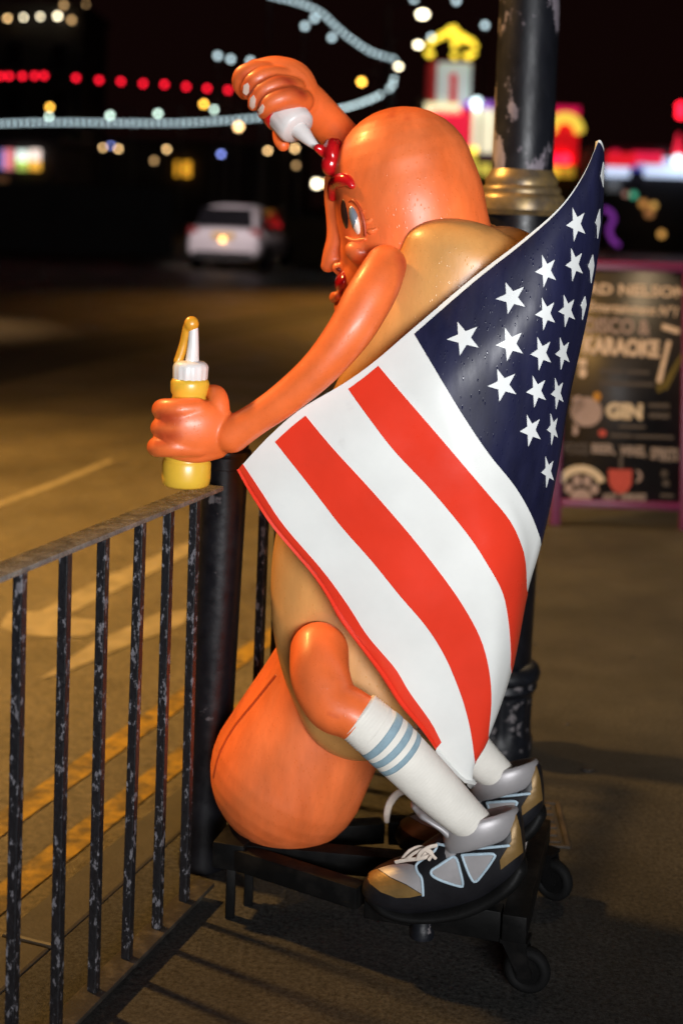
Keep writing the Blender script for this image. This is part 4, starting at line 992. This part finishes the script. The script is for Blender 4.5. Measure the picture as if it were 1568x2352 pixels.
# ------------------------------------------------------------------ lights in the distance
def glow(name, c, s): M[name] = mat(name, tuple(min(.9, x) for x in c), .5, emit=c, es=s); return M[name]
glow('bulb_white', (.72, .92, .95), 4.4); glow('bulb_ice', (.66, .86, .92), 3.2); glow('bulb_red', (1, .01, .03), 5); glow('bulb_warm', (1, .62, .26), 8.5)
glow('bulb_sodium', (1, .50, .06), 11); glow('bulb_cream', (1, .86, .58), 10); glow('bulb_blue', (.28, .36, 1), 6.5); glow('bulb_yellow', (1, .72, .05), 2.0); glow('bulb_mint', (.75, 1, .85), 7.5); glow('bulb_dim', (1, .6, .25), 2.4)
M['dark_wall'] = mat('dark_render_wall', (.03, .026, .026), .8, noise=.3, nscale=.6); M['dark_roof'] = mat('dark_slate', (.02, .018, .02), .7, noise=.2, nscale=1)
M['dark_glass'] = mat('dark_window_glass', (.012, .012, .014), .1); M['dark_pole'] = mat('dark_lamp_column', (.03, .03, .03), .5, noise=.2)
glow('dim_lit', (.9, .5, .2), .03)
M['cable'] = mat('black_cable', (.01, .01, .01), .6)
def sphere_me(name, r, m, sx=1):
    bm = bmesh.new(); bmesh.ops.create_uvsphere(bm, u_segments=12, v_segments=8, radius=r); me = bpy.data.meshes.new(name)
    for v in bm.verts: v.co.x *= sx
    for f in bm.faces: f.smooth = True
    bm.to_mesh(me); bm.free(); me.materials.append(m); return me
def child(name, me, parent, loc):
    o = bpy.data.objects.new(name, me); COL.objects.link(o); o.parent = parent; o.matrix_parent_inverse = wm(parent).inverted(); o.location = loc; return o
def wire(parent, pts, r=.012):
    bm = bmesh.new(); sweep(bm, [(p.x, p.y, p.z, r, r) for p in pts], seg=6, smoothpath=False, caps=(0, 0)); return obj('cable', bm, M['cable'], parent)
def street_lamp(u, v, D, m, label, r=.13, group='street lamps along the distant road', flat=1):
    p = W(u, v, D); o = empty('street_lamp', (p.x, p.y, -.1)); tag(o, label, 'street lamp', group)
    s = 1 if u < 900 else -1; px = p.x + s * 1.1
    bm = bmesh.new(); lathe(bm, [(.11, -.1), (.11, 1.0), (.07, 1.1), (.05, p.z + .25)], Matrix.Translation((px, p.y + .2, 0)), 12); obj('column', bm, M['dark_pole'], o, angle=40)
    bm = bmesh.new(); sweep(bm, [(px, p.y + .2, p.z + .2, .035, .035), (px - s * .4, p.y + .15, p.z + .42, .03, .03), (p.x, p.y, p.z + .34, .03, .03)], seg=8); obj('arm', bm, M['dark_pole'], o)
    bm = bmesh.new(); lathe(bm, [(r * 1.1, .02), (r * 1.3, .06), (r * .8, .16), (.03, .24)], Matrix.Translation((p.x, p.y, p.z + r * .8)), 16); obj('hood', bm, M['dark_pole'], o)
    child('lit_bulb', sphere_me('lit_bulb', r, m, flat), o, p); return o
street_lamp(970, 33, 46, M['bulb_cream'], 'brightest cream street lamp at the top, left of the lit crown', 0.111, flat=1.5)
street_lamp(960, 103, 60, M['bulb_cream'], 'cream street lamp just left of the lit crown', 0.098, flat=1.4)
street_lamp(915, 153, 72, M['bulb_cream'], 'cream street lamp beside the end of the curved string of bulbs', 0.098, flat=1.3)
street_lamp(830, 188, 62, M['bulb_sodium'], 'amber street lamp above the head, right of the raised fist', 0.111)
street_lamp(548, 291, 66, M['bulb_warm'], 'large warm street lamp below the raised fist', 0.143)
street_lamp(468, 239, 70, M['bulb_sodium'], 'orange street lamp left of the raised fist', 0.104)
street_lamp(115, 246, 74, M['bulb_sodium'], 'yellow street lamp at the far left above the long string of bulbs', 0.098)
for i, (u, v, D, m, r, lab) in enumerate(((113, 268, 68, 'bulb_mint', .12, 'pale lamp directly under the yellow street lamp at far left'), (253, 265, 68, 'bulb_mint', .14, 'pale lamp on the long string, second from left'), (363, 261, 68, 'bulb_mint', .14, 'pale lamp on the long string, third from left'), (493, 252, 68, 'bulb_mint', .15, 'pale lamp beside the orange street lamp'))):
    street_lamp(u, v, D, M[m], lab, r * .65, 'pale lamps along the string of bulbs')
for (u, v, m, r, lab) in ((237, 339, 'bulb_warm', .15, 'warm distant lamp, left of the pair around a blue light'), (272, 342, 'bulb_warm', .17, 'warm distant lamp, right of the pair around a blue light'), (383, 343, 'bulb_warm', .17, 'lone warm distant lamp left of the amber window'), (615, 346, 'bulb_warm', .19, 'warm distant lamp left of the ketchup cap'), (677, 341, 'bulb_warm', .20, 'warm distant lamp under the ketchup nozzle'), (255, 334, 'bulb_blue', .13, 'small blue light between two warm distant lamps'), (508, 354, 'bulb_blue', .19, 'blue light left of the raised arm above the car'),
                        (727, 422, 'bulb_cream', .22, 'bright white lamp in front of the face'), (752, 422, 'bulb_warm', .20, 'paler lamp touching the ketchup eyebrow'), (354, 369, 'bulb_dim', .2, 'dim grey lamp left of the amber window'), (680, 380, 'bulb_dim', .2, 'dim brown lamp below the nozzle'), (718, 210, 'bulb_dim', .12, 'dim amber lamp beside the raised wrist'), (586, 480, 'bulb_sodium', .14, 'amber lamp just above the silver car')):
    street_lamp(u, v, 100 if v < 400 else 58, M[m], lab, r * .65, 'small lamps far down the street')
# red lights on a wire
def string(name, label, uvs, D, m, r, group=None, poles=True, jit=0):
    ps = [W(u, v, D) for u, v in uvs]; o = empty(name, ps[0]); tag(o, label, 'string lights', group)
    wire(o, [p + Vector((0, .0, r + .01)) for p in ps]); me = sphere_me('bulb', r, m)
    for p in ps: child('bulb', me, o, p + Vector((0, 0, random.uniform(-jit, jit))))
    if poles:
        for p in (ps[0], ps[-1]):
            bm = bmesh.new(); lathe(bm, [(.1, -.12), (.1, 1), (.05, 1.1), (.045, p.z + .2)], Matrix.Translation((p.x, p.y + .15, 0)), 10); obj('support_pole', bm, M['dark_pole'], o, angle=40)
    return o
string('red_string_light', 'row of red bulbs on a wire across the dark upper left', [(-25, 173), (2, 175), (22, 175), (52, 175), (80, 174), (102, 174), (175, 179), (228, 184), (278, 187), (329, 192), (378, 194), (428, 199), (476, 203), (524, 207)], 60, M['bulb_red'], .09)
def along(ctrl, n): return [(p[0], p[1]) for p in resample(cr([list(c) + [0] for c in ctrl], 10), n)]
string('white_string_light', 'long white string of bulbs hanging level across the left behind the raised fist', along([(-30, 285), (120, 281), (380, 283), (500, 278), (600, 270)], 45), 55, M['bulb_ice'], .055)
string('white_string_light', 'white string of bulbs curving up from the wrist to the cream lamp', along([(690, 262), (770, 252), (830, 236), (880, 214), (900, 196), (904, 182)], 20), 55, M['bulb_white'], .055)
string('white_string_light', 'white string of bulbs sagging from the top edge down to the cream lamp', along([(620, -10), (690, 8), (735, 28), (765, 55), (800, 85), (850, 118), (905, 136)], 25), 55, M['bulb_ice'], .055)
string('festoon_light', 'scattered pale blue bulbs strung across the sky above the figure', [(500, 128), (530, 136), (575, 140), (665, 149)], 62, M['bulb_ice'], .10, jit=0)
string('festoon_light', 'high pale blue bulbs near the top edge left of the lamp post', [(700, 60), (722, 42), (762, 86), (950, 0), (990, 85), (1047, 2), (1113, 58)], 62, M['bulb_ice'], .10)
# left: lit upper floor of a dark block, shopfront and unlit terraces
def building(label, u0, u1, vtop, D, depth=10, win=None, name='building'):
    a, b = W(u0, vtop, D), W(u1, vtop, D); x0, x1 = a.x, b.x; H = max(a.z, b.z)
    o = empty(name, ((x0 + x1) / 2, D, -.15)); tag(o, label, 'building')
    bm = bmesh.new(); box(bm, (x0, D, -.15), (x1, D + depth, H)); obj('wall', bm, M['dark_wall'], o, smooth=False)
    bm = bmesh.new(); box(bm, (x0 - .2, D - .2, H + .003), (x1 + .2, D + depth + .2, H + .35)); obj('parapet', bm, M['dark_roof'], o, smooth=False)
    n = max(1, int((x1 - x0) / 3)); fl = max(1, int(H / 3.2))
    bm = bmesh.new(); box(bm, (-.5, -.04, 0), (.5, .0, 1.5)); me = bpy.data.meshes.new('window'); bm.to_mesh(me); bm.free(); me2 = me.copy(); me.materials.append(M['dark_glass']); me2.materials.append(M['dim_lit'])
    for f in range(1 if H > 4 else 0, fl):
        for i in range(n): child('window', me2 if random.random() < .22 else me, o, (x0 + (i + .5) * (x1 - x0) / n, D - .003, .9 + f * 3.1))
    return o
bl1 = building('dark flat block at the top left with a row of lit lamps', -120, 190, 20, 96)
for (u, v, m, r) in ((18, 42, 'bulb_warm', .16), (55, 40, 'bulb_cream', .15), (93, 38, 'bulb_cream', .15), (133, 37, 'bulb_cream', .21), (147, 12, 'bulb_dim', .2), (165, 46, 'bulb_dim', .22), (198, 10, 'bulb_dim', .12)):
    child('wall_lamp', sphere_me('wall_lamp', r * .65, M[m]), bl1, W(u, v, 95.2))
bl2 = building('low dark shop terrace at the far left with four glowing panels', -140, 130, 330, 62)
for (u, v, w_, h_, c, s) in ((4, 366, 10, 44, (.25, .28, .8), .7), (20, 366, 20, 46, (.9, .25, .28), .9), (50, 358, 24, 26, (.85, 1, .9), 1.3), (50, 380, 24, 22, (.55, .75, .15), .8), (80, 356, 24, 26, (1, .8, .7), 1.3), (80, 380, 24, 22, (1, .5, .06), 1.1)):
    p = W(u, v, 61.7); k = K(61.7); bm = bmesh.new(); box(bm, (p.x - w_ * k / 2, 61.7, p.z - h_ * k / 2), (p.x + w_ * k / 2, 61.9, p.z + h_ * k / 2))
    obj('lit_panel', bm, glow('panel_%d_%d' % (u, v), c, s), bl2, smooth=False)
bl3 = building('dark terrace behind the car with one amber window', 200, 700, 345, 104)
p = W(420, 388, 103.6); k = K(103.6); bm = bmesh.new(); box(bm, (p.x - 17 * k, 103.6, p.z - 17 * k), (p.x + 17 * k, 103.9, p.z + 17 * k)); obj('lit_window', bm, glow('amber_window', (1, .45, .03), 1.0), bl3, smooth=False)
# dim sodium-washed wall seen between the face and the car
M['ochre_wall'] = mat('brick_wall_under_sodium_light', (.07, .045, .02), .8, noise=.3, nscale=1)
wl3 = empty('boundary_wall', W(700, 520, 40)); tag(wl3, 'low brick wall at the roadside right of the silver car', 'wall')
a, b = W(655, 500, 42), W(900, 500, 42); bm = bmesh.new(); box(bm, (a.x, 42, -.15), (b.x, 42.4, a.z)); obj('brickwork', bm, M['ochre_wall'], wl3, smooth=False)
bm = bmesh.new(); box(bm, (a.x - .05, 41.95, a.z + .003), (b.x + .05, 42.45, a.z + .08)); obj('coping', bm, M['dark_roof'], wl3, smooth=False)

# ------------------------------------------------------------------ amusement arcade in the distance
ar = empty('arcade_building', W(1060, 500, 80)); tag(ar, 'red and white lit amusement arcade with a bulb crown on its tower', 'arcade')
DA = 80; ka = K(DA)
def apan(name, u0, v0, u1, v1, c, s, parent, d=DA, th=.3):
    a, b = W(u0, v1, d), W(u1, v0, d); bm = bmesh.new(); box(bm, (a.x, d, a.z), (b.x, d + th, b.z))
    o = obj(name, bm, glow(name + '_%d' % int(u0 * 7 + v0), c, s) if s else M['dark_wall'], parent, smooth=False); return o
a, b = W(950, 500, DA), W(1340, 235, DA); bm = bmesh.new(); box(bm, (a.x, DA + 1, -.15), (b.x, DA + 14, b.z)); obj('wall', bm, M['dark_wall'], ar, smooth=False)
a, b = W(986, 240, DA), W(1086, 140, DA); bm = bmesh.new(); box(bm, (a.x, DA + .8, a.z), (b.x, DA + 4, b.z)); obj('tower', bm, glow('tower_red', (.35, .02, .02), .35), ar, smooth=False)
tpan = apan('tower_panel', 1002, 146, 1082, 238, (.55, .68, .64), .62, ar, DA + .3)
apan('red_slot', 1032, 176, 1050, 236, (.6, .01, .02), .7, ar, DA - .05)
bm = bmesh.new(); p = W(1041, 176, DA); lathe(bm, [(9 * ka, 0), (9 * ka, .3)], Matrix.Translation((p.x, DA + .26, p.z)) @ Matrix.Rotation(R(90), 4, 'X'), 20); obj('red_slot_top', bm, glow('red_slot_top', (.6, .01, .02), .7), ar, smooth=False)
cme = sphere_me('crown_bulb', .15, M['bulb_yellow'])
crown = empty('crown', W(1040, 100, DA)); crown.parent = ar; crown.matrix_parent_inverse = wm(ar).inverted()
for (x, y) in ((405, 252), (395, 245), (412, 248), (405, 205), (415, 190), (430, 182), (445, 172), (458, 160), (470, 165), (480, 148), (495, 140), (510, 138), (525, 140), (515, 128), (500, 132), (545, 160), (560, 168), (572, 178), (585, 183), (600, 192), (612, 212), (605, 245), (595, 250), (585, 262), (570, 255), (520, 260), (515, 255), (520, 215), (518, 205), (515, 185), (520, 172), (545, 180), (560, 190), (510, 155)):
    child('bulb', cme, crown, W(784 + x / 2, y / 2, DA))
bm = bmesh.new(); sweep(bm, [tuple(W(u, v, DA + .3)) + (.06, .06) for u, v in ((985, 130), (990, 100), (1010, 82), (1042, 68), (1070, 82), (1090, 100), (1092, 130))], seg=8); obj('crown_frame', bm, M['dark_pole'], crown)
apan('canopy_light', 976, 238, 1058, 260, (1, .88, .5), 1.2, ar); child('round_lamp', sphere_me('round_lamp', .32, M['bulb_white']), ar, W(1095, 238, DA - .3))
apan('purple_edge', 1060, 233, 1136, 248, (.35, .12, .6), .55, ar, DA + .2); apan('red_fascia', 985, 255, 1082, 338, (.95, .02, .06), .85, ar); apan('lit_window', 1082, 252, 1138, 350, (1, .90, .62), 1.0, ar)
apan('yellow_sign', 1062, 338, 1095, 372, (.9, .68, .08), .75, ar); apan('yellow_sign', 1070, 376, 1128, 400, (.9, .72, .10), .75, ar); apan('doorway', 1096, 352, 1138, 374, (.1, .03, .08), .2, ar)
apan('red_fascia', 1250, 245, 1332, 262, (.8, .01, .10), .7, ar); apan('red_panel', 1250, 263, 1330, 376, (.8, .01, .02), .42, ar, DA + .2)
bm = bmesh.new(); sweep(bm, [tuple(W(1297 + 32 * math.cos(R(t)), 302 - 32 * math.sin(R(t)), DA - .1)) + (.3, .2) for t in range(5, 180, 12)], seg=8); obj('yellow_arch', bm, glow('yellow_arch', (1, .72, .08), .95), ar)
child('red_lamp', sphere_me('red_lamp', .32, glow('red_lamp', (1, .01, .05), 2.6)), ar, W(1271, 366, DA - .3)); child('red_lamp', sphere_me('red_lamp', .3, M['bulb_red']), ar, W(1297, 366, DA - .1))
apan('yellow_sign', 1258, 382, 1286, 406, (.9, .62, .05), .8, ar, DA - .1); apan('yellow_sign', 1290, 382, 1318, 406, (.9, .6, .05), .4, ar, DA - .1)
# right: row of lit stalls
ks = empty('kiosk_row', W(1470, 480, 70)); tag(ks, 'row of stalls with glowing red and white signs beyond the sign board', 'kiosk')
DK = 70
a, b = W(1385, 500, DK), W(1800, 345, DK); bm = bmesh.new(); box(bm, (a.x, DK + .6, -.15), (b.x, DK + 8, b.z)); obj('wall', bm, M['dark_wall'], ks, smooth=False)
for i, (u0, v0, u1, v1, c, s) in enumerate(((1392, 352, 1460, 380, (1, .015, .03), 1.0), (1405, 345, 1422, 360, (1, .02, .10), .9), (1452, 350, 1522, 374, (1, .02, .08), 1.0), (1388, 384, 1446, 405, (.62, .74, 1), 1.4), (1480, 382, 1600, 406, (.62, .74, 1), 1.4), (1462, 366, 1482, 386, (.5, .62, 1), .8), (1520, 362, 1536, 378, (.55, .68, 1), .9), (1440, 372, 1480, 392, (.05, .06, .5), .5), (1392, 410, 1425, 440, (.4, .42, .45), .16), (1600, 350, 1680, 405, (1, .05, .1), .6))):
    apan('lit_sign', u0, v0, u1, v1, c, s * .75, ks, DK + .04 * i)
bm = bmesh.new(); tri = [W(u, v, DK - .2) for u, v in ((1558, 305), (1544, 358), (1572, 360))]; f = [bm.verts.new(p) for p in tri]; g = [bm.verts.new(p + Vector((0, .3, 0))) for p in tri]
bm.faces.new(f); bm.faces.new(g[::-1])
for i in range(3): bm.faces.new((f[i], f[(i + 1) % 3], g[(i + 1) % 3], g[i]))
obj('red_triangle_sign', bm, glow('red_triangle', (1, .02, .06), .9), ks, smooth=False)
child('round_lamp', sphere_me('round_lamp', .3, M['bulb_ice']), ks, W(1556, 370, DK - .3)); child('red_lamp', sphere_me('red_lamp', .22, M['bulb_red']), ks, W(1562, 245, DK)); child('red_lamp', sphere_me('red_lamp', .22, M['bulb_red']), ks, W(1562, 262, DK))
for (u, v, c, s, r) in ((1454, 448, (.1, .6, .35), .9, .3), (1476, 468, (.9, .4, .1), .7, .35), (1500, 472, (.9, .5, .12), .9, .3), (1518, 538, (1, .5, .12), 1.0, .3), (1490, 490, (.7, .3, .1), .5, .4), (1436, 446, (.8, .4, .3), .5, .25)):
    child('stall_lamp', sphere_me('stall_lamp', r * .55, glow('stall_%d' % u, c, s * .9)), ks, W(u, v, DK - 1))
ne = empty('neon_squiggle', W(1400, 520, 30)); tag(ne, 'dim purple neon tube glowing above the sign board', 'neon light')
bm = bmesh.new(); sweep(bm, [tuple(W(u, v, 30)) + (.05, .05) for u, v in ((1388, 480), (1402, 488), (1408, 505), (1398, 525), (1404, 548), (1418, 562))], seg=10); obj('neon_tube', bm, glow('neon_purple', (.45, .08, .75), .32), ne)
bm = bmesh.new(); a = W(1404, 500, 30.1); beam(bm, (a.x, 30.12, -.02), (a.x, 30.12, a.z + .2), .06, .06, up=(0, 1, 0)); obj('support_pole', bm, M['dark_pole'], ne, angle=40)
# crowd barrier rails and a dark hoarding across the road on the left
hd_ = empty('hoarding', W(200, 470, 34)); tag(hd_, 'dark hoarding across the road behind the silver car', 'hoarding')
a, b = W(-700, 432, 45), W(400, 432, 45)
bm = bmesh.new(); box(bm, (a.x, 45.05, -.12), (b.x, 45.2, 2.0)); me0 = obj('board', bm, M['dark_wall'], hd_, smooth=False)
